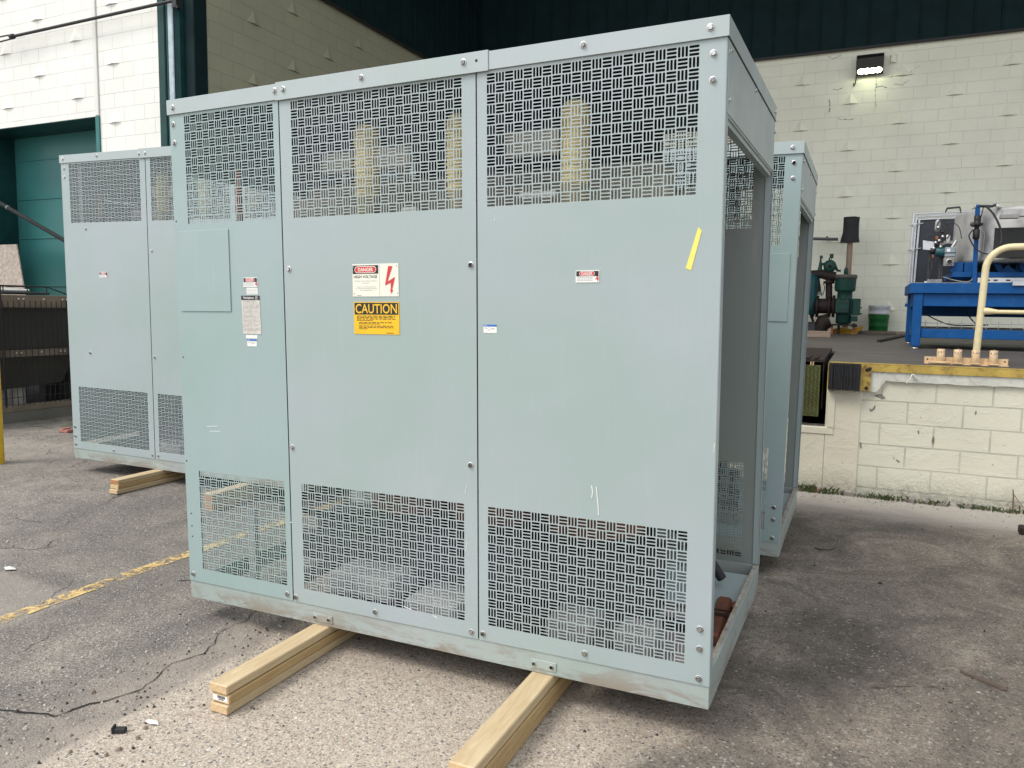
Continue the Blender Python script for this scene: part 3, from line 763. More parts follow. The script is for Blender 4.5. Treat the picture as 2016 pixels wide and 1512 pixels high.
    m_sl = t.math('MULTIPLY', smooth01(t, xw, -3.52, -3.60), smooth01(t, yw, 2.66, 2.56))
    base = t.mix(m_sl, base, slab)
    m_s2 = t.math('MULTIPLY', smooth01(t, xw, -6.1, -7.2), smooth01(t, yw, 5.25, 5.12))
    base = t.mix(t.math('MULTIPLY', m_s2, .85), base, slab)
    # dirt drift beside the edge of the asphalt
    dirt = t.math('MULTIPLY', t.math('MULTIPLY', smooth01(t, xw, -2.75, -2.50), smooth01(t, x, -2.30, -2.40)), t.ramp(t.noise(3., 6, .7), [(.35, .2), (.6, .85)]))
    base = t.mix(dirt, base, t.mix(t.ramp(fine, [(.4, 0.), (.6, .7)]), (.42, .36, .30), (.24, .20, .165)))
    # oil spots
    oil = t.ramp(t.noise(1.15, 5, .6, src=t.mapping((1, 1, 1), (3.1, 7.7, 0)), dist=.7), [(.62, 0.), (.76, .5)])
    base = t.mix(oil, base, (.06, .055, .05))
    moss = t.math('MULTIPLY', t.math('MULTIPLY', smooth01(t, y, 5.55, 5.75), smooth01(t, x, -6.6, -7.4)), t.ramp(t.noise(4., 6, .7), [(.5, 0.), (.6, .7)]))
    base = t.mix(moss, base, (.05, .065, .015))
    # cracks in the asphalt
    cc = t.new('ShaderNodeVectorMath', operation='ADD'); ns = t.new('ShaderNodeTexNoise'); ns.inputs['Scale'].default_value = 2.3; ns.inputs['Detail'].default_value = 6
    t.link(t.co, ns.inputs['Vector']); sc = t.new('ShaderNodeVectorMath', operation='SCALE'); sc.inputs['Scale'].default_value = .8
    t.link(ns.outputs['Color'], sc.inputs[0]); t.link(t.co, cc.inputs[0]); t.link(sc.outputs[0], cc.inputs[1])
    ed = t.voro(.85, 'DISTANCE_TO_EDGE', 'Distance', cc.outputs[0])
    wid = t.ramp(t.noise(1.6, 4, .6, src=t.mapping((1, 1, 1), (1, 5, 0))), [(.54, 0.), (.66, .9)])
    crack = t.math('MULTIPLY', t.math('MULTIPLY', t.ramp(ed, [(.003, 1.), (.012, 0.)]), wid), t.math('SUBTRACT', 1., m_agg))
    base = t.mix(t.math('MULTIPLY', crack, .6), base, (.018, .016, .015))
    t.color(base)
    t.rough(t.ramp(mid, [(.3, .72), (.7, .92)]))
    h = t.math('ADD', t.math('MULTIPLY', t.mix(m_agg, stone, peb), .6), t.math('MULTIPLY', fine, .8))
    h = t.math('ADD', h, t.math('MULTIPLY', crack, -3.))
    n1 = t.bump(t.noise(1.2, 4, .6), .5, .05)
    t.bump(h, .75, .006, n1)
    return t.m
GM = ground_mat()
mb = MB()
xs = [-90, -50, -30, -20]+[-14+.35*i for i in range(64)]+[10, 14, 25, 60]
ys = [-60, -30, -12, -5]+[-1+.3*i for i in range(30)]+[8.5, 14, 25, 60]
vs = [(x, y, gz(x, y)) for y in ys for x in xs]; nx = len(xs)
fs = [(j*nx+i, j*nx+i+1, (j+1)*nx+i+1, (j+1)*nx+i) for j in range(len(ys)-1) for i in range(nx-1)]
mb.add(vs, fs, GM, True); g = struct(mb.build('ground')); g['label'] = 'worn asphalt and exposed aggregate yard with stains and cracks'; g['category'] = 'ground'
# yellow line
t = NT('worn_yellow_line')
t.color(t.ramp(t.noise(30., 5, .7), [(.3, (.56, .38, .13)), (.7, (.76, .56, .26))])); t.rough(.75)
al = t.math('MULTIPLY', t.ramp(t.noise(16., 8, .75, dist=.6), [(.45, 0.), (.55, .92)]), t.ramp(t.noise(2.6, 4, .6), [(.36, .0), (.46, 1.)]))
t.link(al, t.b.inputs['Alpha']); t.bump(t.noise(140., 3, .6), .5, .003)
mb = MB(); pts = [(-3.60+.02*math.sin(i*.7), .4+i*.35) for i in range(15)]
vs = []
for a, b in pts: vs += [(a-.05, b, .004), (a+.042, b, .004)]
mb.add(vs, [(2*i, 2*i+1, 2*i+3, 2*i+2) for i in range(14)], t.m); yl = struct(mb.build('painted_line')); yl['label'] = 'worn yellow painted line crossing the asphalt'; yl['category'] = 'road marking'
# jagged crack and its raised asphalt lip
CRK = simple('crack_dark', (.012, .011, .010), .95, 0, .2)
mb = MB()
def crackline(P, w):
    out = []; rr = random.Random(len(P))
    for (a, b), (c, d) in zip(P[:-1], P[1:]):
        L = math.hypot(c-a, d-b); n = max(2, int(L/.03))
        for k in range(n): f = k/n; out.append((a+(c-a)*f+rr.uniform(-.009, .009), b+(d-b)*f+rr.uniform(-.009, .009)))
    out.append(P[-1]); vs = []; 
    for i, (a, b) in enumerate(out):
        q = out[min(i+1, len(out)-1)]; r = out[max(i-1, 0)]; dx, dy = q[0]-r[0], q[1]-r[1]; L = math.hypot(dx, dy) or 1
        ww = w*rr.uniform(.25, 1.); vs += [(a-dy/L*ww, b+dx/L*ww, .0035), (a+dy/L*ww, b-dx/L*ww, .0035)]
    mb.add(vs, [(2*i, 2*i+1, 2*i+3, 2*i+2) for i in range(len(out)-1)], CRK)
crackline([(-3.3, 1.95), (-3.0, 1.78), (-2.815, 1.687), (-2.60, 1.744), (-2.48, 2.02), (-2.547, 2.227), (-2.50, 2.36)], .0055)
crackline([(-2.50, 2.36), (-2.618, 2.578), (-2.60, 2.7), (-2.68, 2.9)], .003)
crackline([(-3.3, 2.95), (-3.15, 3.05), (-3.02, 2.9), (-2.95, 3.02)], .004)
crackline([(-5.6, 3.7), (-5.1, 3.9), (-4.7, 3.75), (-4.3, 3.85), (-4.1, 4.1)], .005)
crackline([(-6.9, 4.95), (-6.7, 5.1), (-6.4, 5.05), (-6.25, 5.3)], .006)
crackline([(-6.3, 3.6), (-5.7, 3.55), (-5.2, 3.3), (-4.9, 3.35)], .004)
crackline([(.1, 3.3), (.25, 3.40), (.35, 3.42)], .002)
cr = struct(mb.build('pavement_crack')); cr['label'] = 'dark jagged cracks in the asphalt'; cr['category'] = 'crack'

# scattered grit, too small to count
mb = MB(); rr = random.Random(11); GR = [simple('grit_light', (.42, .38, .33), .8, 0, .3, 30), simple('grit_dark', (.05, .045, .04), .8, 0, .3, 30), simple('grit_brown', (.20, .15, .11), .8, 0, .3, 30)]
for i in range(2600):
    if rr.random() < .5: x, y = rr.uniform(-9, 2), 1.2+5.9*rr.random()**1.3
    else: x, y = rr.gauss(-2.5, .25), rr.uniform(1.3, 4.2)
    if i % 5 == 0: x, y = rr.uniform(-8.5, -4), rr.gauss(4.9, .45)
    if i % 9 == 0: x, y = rr.uniform(-.45, 2.2), 7.35-abs(rr.gauss(0, .14))
    if y > 7.42: continue
    r = rr.uniform(.0025, .0065)*(1.6 if rr.random() < .06 else 1); z = gz(x, y)+r*.2
    a = rr.random()*6.28; e = rr.uniform(.6, 1.5)
    ring = [(x+r*e*math.cos(a+k*1.257)*rr.uniform(.7, 1.2), y+r*math.sin(a+k*1.257)*rr.uniform(.7, 1.2), z) for k in range(5)]
    vs = ring+[(p[0]*.5+x*.5, p[1]*.5+y*.5, z+r*rr.uniform(.7, 1.1)) for p in ring]
    mb.add(vs, [(k, (k+1) % 5, 5+(k+1) % 5, 5+k) for k in range(5)]+[(5, 6, 7, 8, 9)], GR[rr.choice((0, 0, 1, 2))])
tag(mb.build('grit'), 'loose grit and small stones scattered over the yard', 'grit', kind='stuff')

# litter
p = at(237, 1442, z=0)
mb = MB(); mb.box(-.02, .02, -.012, .012, 0.001, .018, RUBBER, .003); mb.box(-.026, -.018, -.014, .014, 0.001, .026, RUBBER, .002)
o = mb.build('rubber_scrap'); o.location = (p.x, p.y, 0); o.rotation_euler = (0, 0, .5); tag(o, 'small black rubber scrap lying on the pale concrete at bottom left', 'scrap')
for k, (px, py, s, lab) in enumerate(((65, 923+0, .05, 'white litter piece on the asphalt near the left edge, below the yellow post'),
                                      (85, 882, .03, 'white chip on the ground left of the tall cabinet'), (300, 1425, .03, 'torn pale paper bit left of the near lumber stack'))):
    if k == 0: px, py = 20, 1121
    p = at(px, py, z=0); mb = MB(); rr = random.Random(k)
    ring = [(s*(.6+.5*rr.random())*math.cos(a), s*.5*(.6+.5*rr.random())*math.sin(a), .002+.01*rr.random()) for a in [i*PI/4 for i in range(8)]]
    mb.add(ring+[(0, 0, .014)], [(i, (i+1) % 8, 8) for i in range(8)], LITTER)
    o = mb.build('litter_piece'); o.location = (p.x, p.y, .002); tag(o, lab, 'litter')
p = at(131, 858, z=0); mb = MB(); mb.box(-.07, .07, -.04, .04, .002, .035, PEACH, .004); mb.box(-.02, .02, -.045, .045, .036, .05, PEACH)
o = mb.build('brick_fragment'); o.location = (p.x, p.y, gz(p.x, p.y)); tag(o, 'small pinkish red block beside the tall left cabinet', 'brick')
a, b = at(1890, 1322, z=.006), at(1978, 1360, z=.006)
mb = MB(); mb.poly([(0, 0, 0), ((b-a).x, (b-a).y, 0), ((b-a).x+.012, (b-a).y+.012, 0), (.5*(b-a).x+.02, .5*(b-a).y+.022, 0), (.005, .01, 0)], (0, 0, 1), .008, PLANKW)
o = mb.build('wood_splinter'); o.location = (a.x, a.y, .002); tag(o, 'thin weathered wood splinter on the stained ground at lower right', 'splinter')
p = at(1625, 1083, z=0); mb = MB(); mb.tube([(-.06, .0, .005), (-.03, -.02, .006), (.02, -.015, .009), (.05, .015, .012)], .0035, DARKM, 6)
o = mb.build('twig'); o.location = p; tag(o, 'small bent dark twig on the ground right of the far cabinet', 'twig')
p = at(2012, 1048, z=-.03); mb = MB(); mb.box(-.03, .09, -.05, .05, 0, .06, IRON, .01)
o = mb.build('rusty_block'); o.location = (p.x+.01, p.y, gz(p.x, p.y)); tag(o, 'rusty brown block at the right edge of the ground', 'block')
# ------------------------------------------------------------------ building
YF, YB, XS, ZT = 7.5, 15.6, -7.95, 6.19
FAC = wall_paint('facade_block', (.80, .795, .735), .375, .1905, 0, -9.915-.1875-.375*40, 4.657-.1905*40, 0, .10)
BAK = wall_paint('back_wall_block', (.87, .86, .70), .4055, .2055, 0, .938-.20275-.4055*40, 5.24-.2055*40, 0, .22, jm=.34)
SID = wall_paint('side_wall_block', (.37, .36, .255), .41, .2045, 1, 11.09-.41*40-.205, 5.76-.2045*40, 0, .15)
DOK = wall_paint('dock_wall_block', (.655, .64, .51), .42, .196, 0, .37-.21-.42*10, .53-.196*10, .85, .5, .018)
STUC = wall_paint('dock_stucco', (.64, .60, .47), 60., 60., 0, -50, -30.3, .4, .3)
PLAINC = simple('cream_paint', (.72, .715, .66), .6, 0, .05, 3, .1)
def relief(mb, ax, plane, sgn, c, zb, w, h, mat, d=.032):
    """raised triangular facet on a block"""
    def P(a, z, o): return ((a, plane+sgn*o, z) if ax == 0 else (plane+sgn*o, a, z))
    A = P(c-w/2, zb, 0); B_ = P(c+w/2, zb, 0); T = P(c, zb+h, 0); N = P(c, zb+.004, d)
    mb.add([A, B_, T, N], [(0, 3, 2), (3, 1, 2), (0, 1, 3)], mat)
fac = thing('warehouse_wall', 'bright cream painted block wall at upper left above the teal garage door', 'building wall')
mb = MB()
mb.box(-9.71, -8.49, YF, YF+.3, -.2, 11.2, FAC); mb.box(-18, -9.71, YF, YF+.3, 4.01, 11.2, FAC); mb.box(-18, -13.4, YF, YF+.3, -.2, 4.01, FAC)
mb.build('wall', fac)
mb = MB()
for c0, zb0 in ((-10.07, 5.04), (-10.85, 4.655)):
    for i in range(-2, 3):
        for j in range(-3, 6):
            c, zb = c0+1.5*i, zb0+.765*j
            if c > -8.7 or (c < -9.7 and zb < 4.08) or zb < 0 or abs(c+9.675) < .16: continue
            relief(mb, 0, YF, -1, c, zb+.002, .27, .185, FAC)
mb.build('relief_block', fac, fix=True)
mb = MB(); mb.box(-9.712, -9.640, YF-.022, YF-.001, 4.01, 11.2, PLAINC, .01); mb.build('joint_strip', fac)
mb = MB(); mb.box(-9.712, -9.640, YF-.022, YF+.05, -.14, 4.008, TEAL, .003); mb.build('door_jamb', fac)
mb = MB(); mb.box(-13.4, -9.713, YF+.002, YF+.60, 4.0, 4.009, GREEN); mb.box(-13.4, -12.31, YF+.05, YF+.58, -.14, 3.999, GREEN); mb.build('door_reveal', fac)
gd = thing('garage_door', 'teal green sectional garage door recessed in the cream wall at left', 'garage door', (-11.0, YF+.55, -.14))
mb = MB()
mb.box(-1.32, 1.32, 0, .05, 0, 4.2, TEAL); mb.build('door_leaf', gd)
mb = MB()
for z in (.49+.0, 1.08, 1.72, 2.46+0.0, 3.06, 3.65):
    z += .14
    mb.box(-1.31, 1.31, -.012, -.001, z-.008, z+.014, TEAL, .004)
mb.build('section_rib', gd)
# downpipe-like steel column at the mouth of the bay
colm = thing('steel_column', 'dark green steel column between the bright wall and the shaded bay', 'column', (0, YF, -.14))
mb = MB(); mb.box(-8.49, -8.36, -.03, .28, 0, 11.3, GREEN, .012); mb.build('inner_flange', colm)
mb = MB(); mb.box(-8.352, -8.12, -.05, .28, 0, 11.3, GREEN, .045); mb.build('box_section', colm)
mb = MB(); mb.box(-8.118, -7.945, .06, .28, 0, 11.3, GREEND, .01); mb.build('outer_flange', colm)  # darker green than the other sections, putting the jamb's shade into the colour
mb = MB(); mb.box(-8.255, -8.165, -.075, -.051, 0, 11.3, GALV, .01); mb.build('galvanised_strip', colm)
# bay walls
bay = thing('side_wall', 'shaded grey brown block wall running back into the covered bay', 'building wall')
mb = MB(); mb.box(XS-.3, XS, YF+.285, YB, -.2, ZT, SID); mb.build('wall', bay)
mb = MB()
for c0, zb0 in ((11.09, 5.76), (10.27, 5.35)):
    for i in range(-3, 4):
        for j in range(-4, 2):
            c, zb = c0+1.64*i, zb0+.818*j
            if c < 7.95 or c > 15.3 or zb+.19 > ZT: continue
            relief(mb, 1, XS, 1, c, zb, .28, .19, SID)
mb.build('relief_block', bay, fix=True)
bw = thing('back_wall', 'cream block wall at the back of the loading bay behind the blue machine', 'building wall')
mb = MB(); mb.box(XS, 14, YB, YB+.3, -.2, ZT, BAK); mb.build('wall', bw)
mb = MB()
for c0, zb0 in ((1.165, 5.24), (.335, 4.83)):
    for i in range(-5, 6):
        for j in range(-5, 2):
            c, zb = c0+1.64*i, zb0+.822*j
            if c < -7.5 or zb+.2 > ZT or zb < 1.2: continue
            relief(mb, 0, YB, -1, c, zb, .29, .2, BAK, .06)
mb.build('relief_block', bw, fix=True)
# thin cracks in the paint of the back wall
mb = MB()
def wcrack(P, w=.004):
    rr = random.Random(len(P)*7)
    for (a, b), (c, d) in zip(P[:-1], P[1:]):
        n = max(2, int(math.hypot(c-a, d-b)/2.5)); prev = at(a, b, y=YB-.003)
        for k in range(1, n+1):
            f = k/n; q = at(a+(c-a)*f+rr.uniform(-1.3, 1.3), b+(d-b)*f+rr.uniform(-1.3, 1.3), y=YB-.003)
            mb.tube([prev, q], w*rr.uniform(.1, .9), CRK, 4, False); prev = q
wcrack([(1633, 196), (1634, 210), (1632, 222)], .009); wcrack([(1650, 233), (1655, 236), (1668, 235), (1685, 234)], .006)
wcrack([(1726, 152), (1725, 170), (1723, 190), (1725, 212)], .006); wcrack([(1724, 172), (1735, 170), (1747, 173)], .007); wcrack([(1753, 152), (1770, 148), (1798, 145)], .006)
wcrack([(1630, 110), (1640, 116), (1655, 110)], .005); wcrack([(1765, 135), (1780, 150), (1795, 140), (1810, 128)], .003); wcrack([(1760, 165), (1775, 168), (1790, 158)], .004)
wcrack([(1640, 175), (1650, 178), (1658, 172)], .005)
mb.build('paint_crack', bw)
def siding(name, label, ax, plane, a0, a1, z0, z1, sgn):
    r = thing(name, label, 'metal siding'); mb = MB()
    if ax == 0: mb.box(a0, a1, plane, plane+.04*-sgn, z0, z1, GREEND)
    else: mb.box(plane, plane+.04*-sgn, a0, a1, z0, z1, GREEND)
    mb.build('metal_sheet', r); mb = MB(); n = int((a1-a0)/.40)
    for i in range(n+1):
        a = a0+.12+i*.405
        if a > a1-.02: break
        if ax == 0: mb.box(a-.012, a+.012, plane+sgn*.03, plane, z0, z1, GREEND, .004)
        else: mb.box(plane, plane+sgn*.03, a-.012, a+.012, z0, z1, GREEND, .004)
    mb.build('standing_seam', r)
    mb = MB()
    if ax == 0: mb.box(a0, a1, plane+sgn*.045, plane+sgn*.002, z0-.02, z0+.02, BLACK)
    else: mb.box(plane+sgn*.045, plane+sgn*.002, a0, a1, z0-.02, z0+.02, BLACK)
    mb.build('drip_edge', r)
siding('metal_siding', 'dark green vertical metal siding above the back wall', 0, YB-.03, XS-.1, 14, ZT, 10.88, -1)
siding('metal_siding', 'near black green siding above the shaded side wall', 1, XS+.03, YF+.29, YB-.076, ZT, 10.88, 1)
rf = MB(); rf.box(XS-.3, 14, YF, YB+.3, 10.9, 11.1, GREEND); tag(rf.build('bay_roof'), 'dark roof deck over the loading bay', 'roof')

# ------------------------------------------------------------------ dock
def dz(y): return 1.05+(y-YF)*.0098
dock = thing('loading_dock', 'raised concrete loading dock with chipped cream block front and yellow steel edge', 'loading dock')
deckm = NT('dock_deck'); f = deckm.noise(2.2, 6, .65, src=deckm.mapping((.6, 3, 1)), dist=.5)
col = deckm.ramp(f, [(.3, (.060, .054, .048)), (.6, (.125, .112, .098)), (.8, (.19, .17, .15))])
col = deckm.mix(deckm.ramp(deckm.noise(40., 5, .7), [(.4, 0.), (.6, .35)]), col, (.05, .045, .04)); deckm.color(col); deckm.rough(.6); deckm.bump(f, .2, .01)
mb = MB()
def deck(x0, x1, y0, y1):
    mb.add([(x0, y0, dz(y0)), (x1, y0, dz(y0)), (x1, y1, dz(y1)), (x0, y1, dz(y1)), (x0, y0, .9), (x1, y0, .9), (x1, y1, .9), (x0, y1, .9)],
           [(0, 1, 2, 3), (7, 6, 5, 4), (0, 4, 5, 1), (1, 5, 6, 2), (2, 6, 7, 3), (3, 7, 4, 0)], deckm.m)
deck(-.29, 13.9, YF+.01, YB-.001); deck(XS+.001, -2.3, YF+.01, YB-.001); deck(-2.3, -.29, 9.35, YB-.001)
mb.build('deck', dock)
mb = MB(); mb.box(.0, 14, YF, YF+.25, -.4, .905, DOK); mb.build('front_wall', dock)
mb = MB(); mb.box(-.29, -.0, YF-.012, YF+.25, -.4, 1.04, STUC, .008); mb.box(-2.3, -.29, YF-.012, YF+.25, -.4, .395, STUC); mb.box(XS, -2.3, YF-.01, YF+.25, -.4, 1.04, STUC); mb.build('pilaster', dock)
mb = MB(); mb.box(-2.3, -.215, YF-.02, YF+.2, .396, .462, STUC, .006); mb.box(-.275, -.213, YF-.022, YF-.012, .462, .80, STUC, .004); mb.build('pit_kerb', dock)
LEDGE = simple('white_concrete_ledge', (.62, .62, .55), .7, 0, .1, 6, .8, 20, dirt=(.25, .24, .2), dirtamt=.5)
mb = MB(); rr = random.Random(5)
n = 90; top = []; bot = []
for i in range(n+1):
    x = .05+i*(6.0/n); top.append((x, .995+rr.uniform(-.006, .006))); bot.append((x, (.905 if x > .16 else .80)+rr.uniform(-.005, .005)))
vs = [(x, YF-.035, z) for x, z in top]+[(x, YF-.028, z) for x, z in bot]+[(x, YF+.1, z) for x, z in bot]
m = n+1; mb.add(vs, [(m+i, m+i+1, i+1, i) for i in range(n)]+[(2*m+i, 2*m+i+1, m+i+1, m+i) for i in range(n)], LEDGE)
mb.build('ledge', dock, fix=True)
YEL = simple('edge_yellow', (.48, .34, .075), .55, .1, .2, 5., .25, dirt=(.09, .03, .012), dirtamt=.85)
mb = MB(); mb.box(-.005, 14, YF-.045, YF-.037, .985, 1.048, YEL, .002); mb.box(-.28, 14, YF-.045, YF+.06, 1.050, 1.055, YEL); mb.box(-.02, .065, YF-.052, YF-.046, .815, 1.046, YEL, .002)
mb.build('edge_angle', dock)
mb = MB(); 
for x, z in ((.01, 1.0), (.03, 1.01), (.012, .84)): mb.lathe([(0, .01), (.014, .008), (.016, 0)], IRON, (x+.02, YF-.053, z), 12, (0, -1, 0))
mb.build('anchor_bolt', dock)
mb = MB(); mb.tube([(.385, YF-.046, .98), (.375, YF-.06, .95), (.36, YF-.065, .925), (.345, YF-.06, .90)], .006, LEDGE, 7); mb.tube([(.395, YF-.046, .98), (.41, YF-.06, .945), (.43, YF-.05, .94)], .005, LEDGE, 7); mb.build('rope_end', dock)
# chips where the concrete shows through
CHIP = simple('bare_concrete', (.20, .185, .165), .9, 0, .3, 20, .6)
mb = MB()
def chip(pts):
    P = [at(a, b, y=YF-.0025) for a, b in pts]; mb.add(P, [tuple(range(len(P)))], CHIP)
chip([(1711, 804), (1717, 806), (1722, 798), (1724, 799), (1722, 806), (1714, 811)]); chip([(1836, 862), (1839, 858), (1840, 870), (1837, 877), (1834, 868)])
chip([(1758, 898), (1761, 902), (1760, 905)]); chip([(1765, 904), (1772, 909), (1769, 911), (1764, 907)]); chip([(1720, 779), (1735, 775), (1744, 784), (1738, 786)]); chip([(1919, 812), (1922, 808), (1923, 813), (1920, 818)])
chip([(1806, 849), (1809, 847), (1810, 853), (1808, 855)]); chip([(1692, 872), (1695, 870), (1697, 880), (1694, 884)])
mb.build('wall_chip', dock)
# leveller
lv = thing('dock_leveler', 'dock leveler with grated deck and green diamond plate lip set in its pit', 'dock leveler', (-1.3, YF, 0))
mb = MB(); mb.add([(-.98, .03, 1.078), (.972, .03, 1.070), (.972, 1.8, 1.10), (-.98, 1.8, 1.10), (-.98, .03, 1.05), (.972, .03, 1.045), (.972, 1.8, 1.07), (-.98, 1.8, 1.07)],
    [(0, 1, 2, 3), (7, 6, 5, 4), (0, 4, 5, 1), (1, 5, 6, 2), (2, 6, 7, 3), (3, 7, 4, 0)], IRON)
for k in range(26):
    x = -.95+k*.0735; mb.box(x, x+.03, .035, 1.79, 1.0785, 1.084, IRON)
mb.box(.965, .975, .04, 1.8, .62, 1.04, IRON)
mb.build('ramp_deck', lv)
mb = MB(); mb.box(-.95, .950, -.03, -.015, .555, 1.02, OLIVE, .002)
for k in range(60):
    for j in range(15):
        x = .925-k*.031; z = .575+j*.030+(.015 if k % 2 else 0); s = 1 if (k+j) % 2 else -1
        if x < .2: continue
        mb.add([(x-.011, -.0335, z-s*.006), (x-.008, -.0335, z-s*.010), (x+.011, -.0335, z+s*.006), (x+.008, -.0335, z+s*.010)], [(0, 1, 2, 3), (3, 2, 1, 0)], OLIVE)
mb.build('lip_plate', lv)
mb = MB()
for x in (.66, .69, .76, .86, .88): mb.box(x, x+.008, -.02, .03, 1.018, 1.048, CREAMB)
mb.build('hinge_lug', lv)
mb = MB(); mb.box(-.95, .70, .02, .06, .475, .550, WHITE, .003); mb.build('cross_bar', lv)
mb = MB(); mb.box(-.95, 1.0, .3, 1.75, .39, .40, BLACK); mb.box(-.98, 1.0, 1.76, 1.84, .4, 1.05, BLACK); mb.build('pit_lining', lv)
bp = thing('dock_bumper', 'black laminated rubber dock bumper at the corner of the dock', 'dock bumper', (-.15, YF-.012, .93))
mb = MB()
for k in range(24):
    x = -.128+k*.0107; d = random.uniform(.085, .1)
    mb.box(x, x+.0098, -d, 0, -.118+random.uniform(-.004, .004), .118+random.uniform(-.004, .004), RUBBER, .002)
mb.build('rubber_laminations', bp)
mb = MB(); mb.box(-.137, -.130, -.09, 0, -.11, .11, YEL); mb.build('end_angle', bp)

# socket bracket and guard rail
br = thing('socket_bracket', 'cream steel bracket with four round sockets standing on the dock edge', 'bracket', (.82, 7.79, dz(7.79)))
sx = [-.205, -.075, .062, .195]
mb = MB(); mb.box(-.33, .31, -.03, .05, 0.002, .012, CREAMB, .002); mb.box(-.33, .31, .02, .03, .012, .065, CREAMB, .002)
mb.box(-.30, -.13, -.04, .02, .012, .03, CREAMB, .002); mb.build('base_plate', br)
for x in sx:
    mb = MB(); mb.lathe([(.030, .012), (.032, .014), (.032, .135), (.029, .137), (.026, .135), (.026, .05)], CREAMB, (x, -.005, 0), 24)
    mb.box(x-.038, x+.038, -.045, .02, .012, .022, CREAMB, .002)
    sk = mb.build('socket', br)
    mb = MB()
    for a in (-.018, 0, .018): mb.lathe([(0, .001), (.0055, .001), (.0055, 0)], BLACK, (x+a, -.036 if a == 0 else -.031, .112), 10, (0, -1, 0))
    if x > -.1: mb.tube([(x-.012, -.037, .105), (x, -.04, .112), (x+.01, -.037, .12), (x-.005, -.035, .15)], .002, ZINC, 5)
    mb.build('pin_hole', sk)
mb = MB()
for x in (-.305, .285): mb.lathe([(0, .001), (.007, .001), (.007, 0)], BLACK, (x, .019, .042), 10, (0, -1, 0))
mb.build('bolt_hole', br)
rl = thing('guard_rail', 'pale yellow tubular guard rail rising from the third socket of the bracket', 'guard rail', (.82+sx[2], 7.785, dz(7.79)))
PR = .0285; A = [(0, 0, .05), (.008, 0, .3), (.018, 0, .6), (.026, 0, .83)]
arc = [(.026+.19*(1-math.cos(a)), 0, .83+.19*math.sin(a)) for a in [i*PI/2/10 for i in range(1, 11)]]
mb = MB(); mb.tube(A+arc+[(.9, 0, 1.022), (1.6, 0, 1.022), (1.75, 0, 1.0), (1.80, 0, .85), (1.80, 0, .05)], PR, CREAMP, 18); mb.build('rail_tube', rl)
mb = MB(); mb.tube([(.030, 0, .475), (.06, 0, .475), (.14, 0, .470), (.9, 0, .468), (1.79, 0, .468)], [.032, .030, .0175, .0175, .0175], CREAMP, 14); mb.build('mid_rail', rl)

# ------------------------------------------------------------------ things on the dock
def wb(mb, name, root, label=None, fix=False):
    me = mb.mesh(name); me.transform(Matrix.Translation(-Vector(root.location)))
    if fix:
        import bmesh
        bm = bmesh.new(); bm.from_mesh(me); bmesh.ops.recalc_face_normals(bm, faces=bm.faces); bm.to_mesh(me); bm.free()
    return link(name, me, root, label)
def dkp(px, py):
    """point of the sloping dock deck seen at a pixel"""
    v = CW + CR*((px-1008)/FPX) - CU*((py-756)/FPX)
    t = (1.05-.0098*YF-CP.z)/(v.z-.0098*v.y); return CP+v*t

# blue work table
YT = 10.4
def T(px, py, y=YT): return at(px, py, y=y)
L = T(1798, 600); x0 = L.x; zt = T(1805, 557).z; zb = dz(YT)
tb = thing('work_table', 'bright blue steel work table carrying the steel drum machine', 'work table', (x0, YT, zb))
X1 = x0+3.0; Y2 = YT+1.45
mb = MB(); h1 = T(1850, 578).z; h2 = T(1850, 603).z
mb.box(x0-.045, X1, YT-.02, YT+.06, h1+.001, zt, BLUE, .006); mb.box(x0-.045, X1, Y2-.06, Y2+.02, h1+.001, zt, BLUE, .006); mb.box(x0-.045, x0+.035, YT+.061, Y2-.061, h1+.001, zt, BLUE, .006)
mb.box(x0-.02, X1, YT+.065, Y2-.065, zt-.02, zt-.004, BLUE); wb(mb, 'table_top', tb)
mb = MB(); mb.box(x0+.10, X1, YT+.02, YT+.04, h2, h1, BLUE, .004); mb.box(x0+.02, x0+.04, YT+.1, Y2-.1, h2, h1, BLUE); mb.box(x0+.1, X1, Y2-.05, Y2-.02, h2-.12, h1-.02, BLUE, .004); wb(mb, 'apron', tb)
for lx, ly in ((x0, YT), (x0-.005, Y2-.10), (X1-.1, YT), (X1-.1, Y2-.1)):
    mb = MB(); b = dz(ly)+.03; mb.box(lx, lx+.098, ly, ly+.098, b, h1, BLUE, .006)
    mb.lathe([(0, 0), (.045, 0), (.045, .012), (.012, .02), (.012, .035)], ZINC, (lx+.049, ly+.049, b-.029), 16); wb(mb, 'leg', tb)
mb = MB(); q1 = T(1850, 648).z; q2 = T(1850, 666).z
mb.box(x0+.1, X1-.1, YT+.02, YT+.08, q2, q1, BLUE, .005); mb.box(x0+.03, x0+.07, YT+.1, Y2-.1, q2, q1, BLUE, .005); mb.box(x0+.1, X1-.1, Y2-.08, Y2-.03, q2, q1, BLUE, .005); wb(mb, 'stretcher', tb)
mb = MB(); zz = q1+.07
for k in range(22): mb.tube([(x0+.15+k*.125, YT+.12, q1-.02), (x0+.15+k*.125, YT+.12, zz+.03)], .004, STEEL, 5)
mb.box(x0+.1, X1-.1, YT+.10, Y2-.12, q1-.01, q1+.012, DARKM)
mb.tube([(x0+.1, YT+.12, zz), (X1-.1, YT+.12, zz)], .005, STEEL, 5); wb(mb, 'wire_tray', tb)

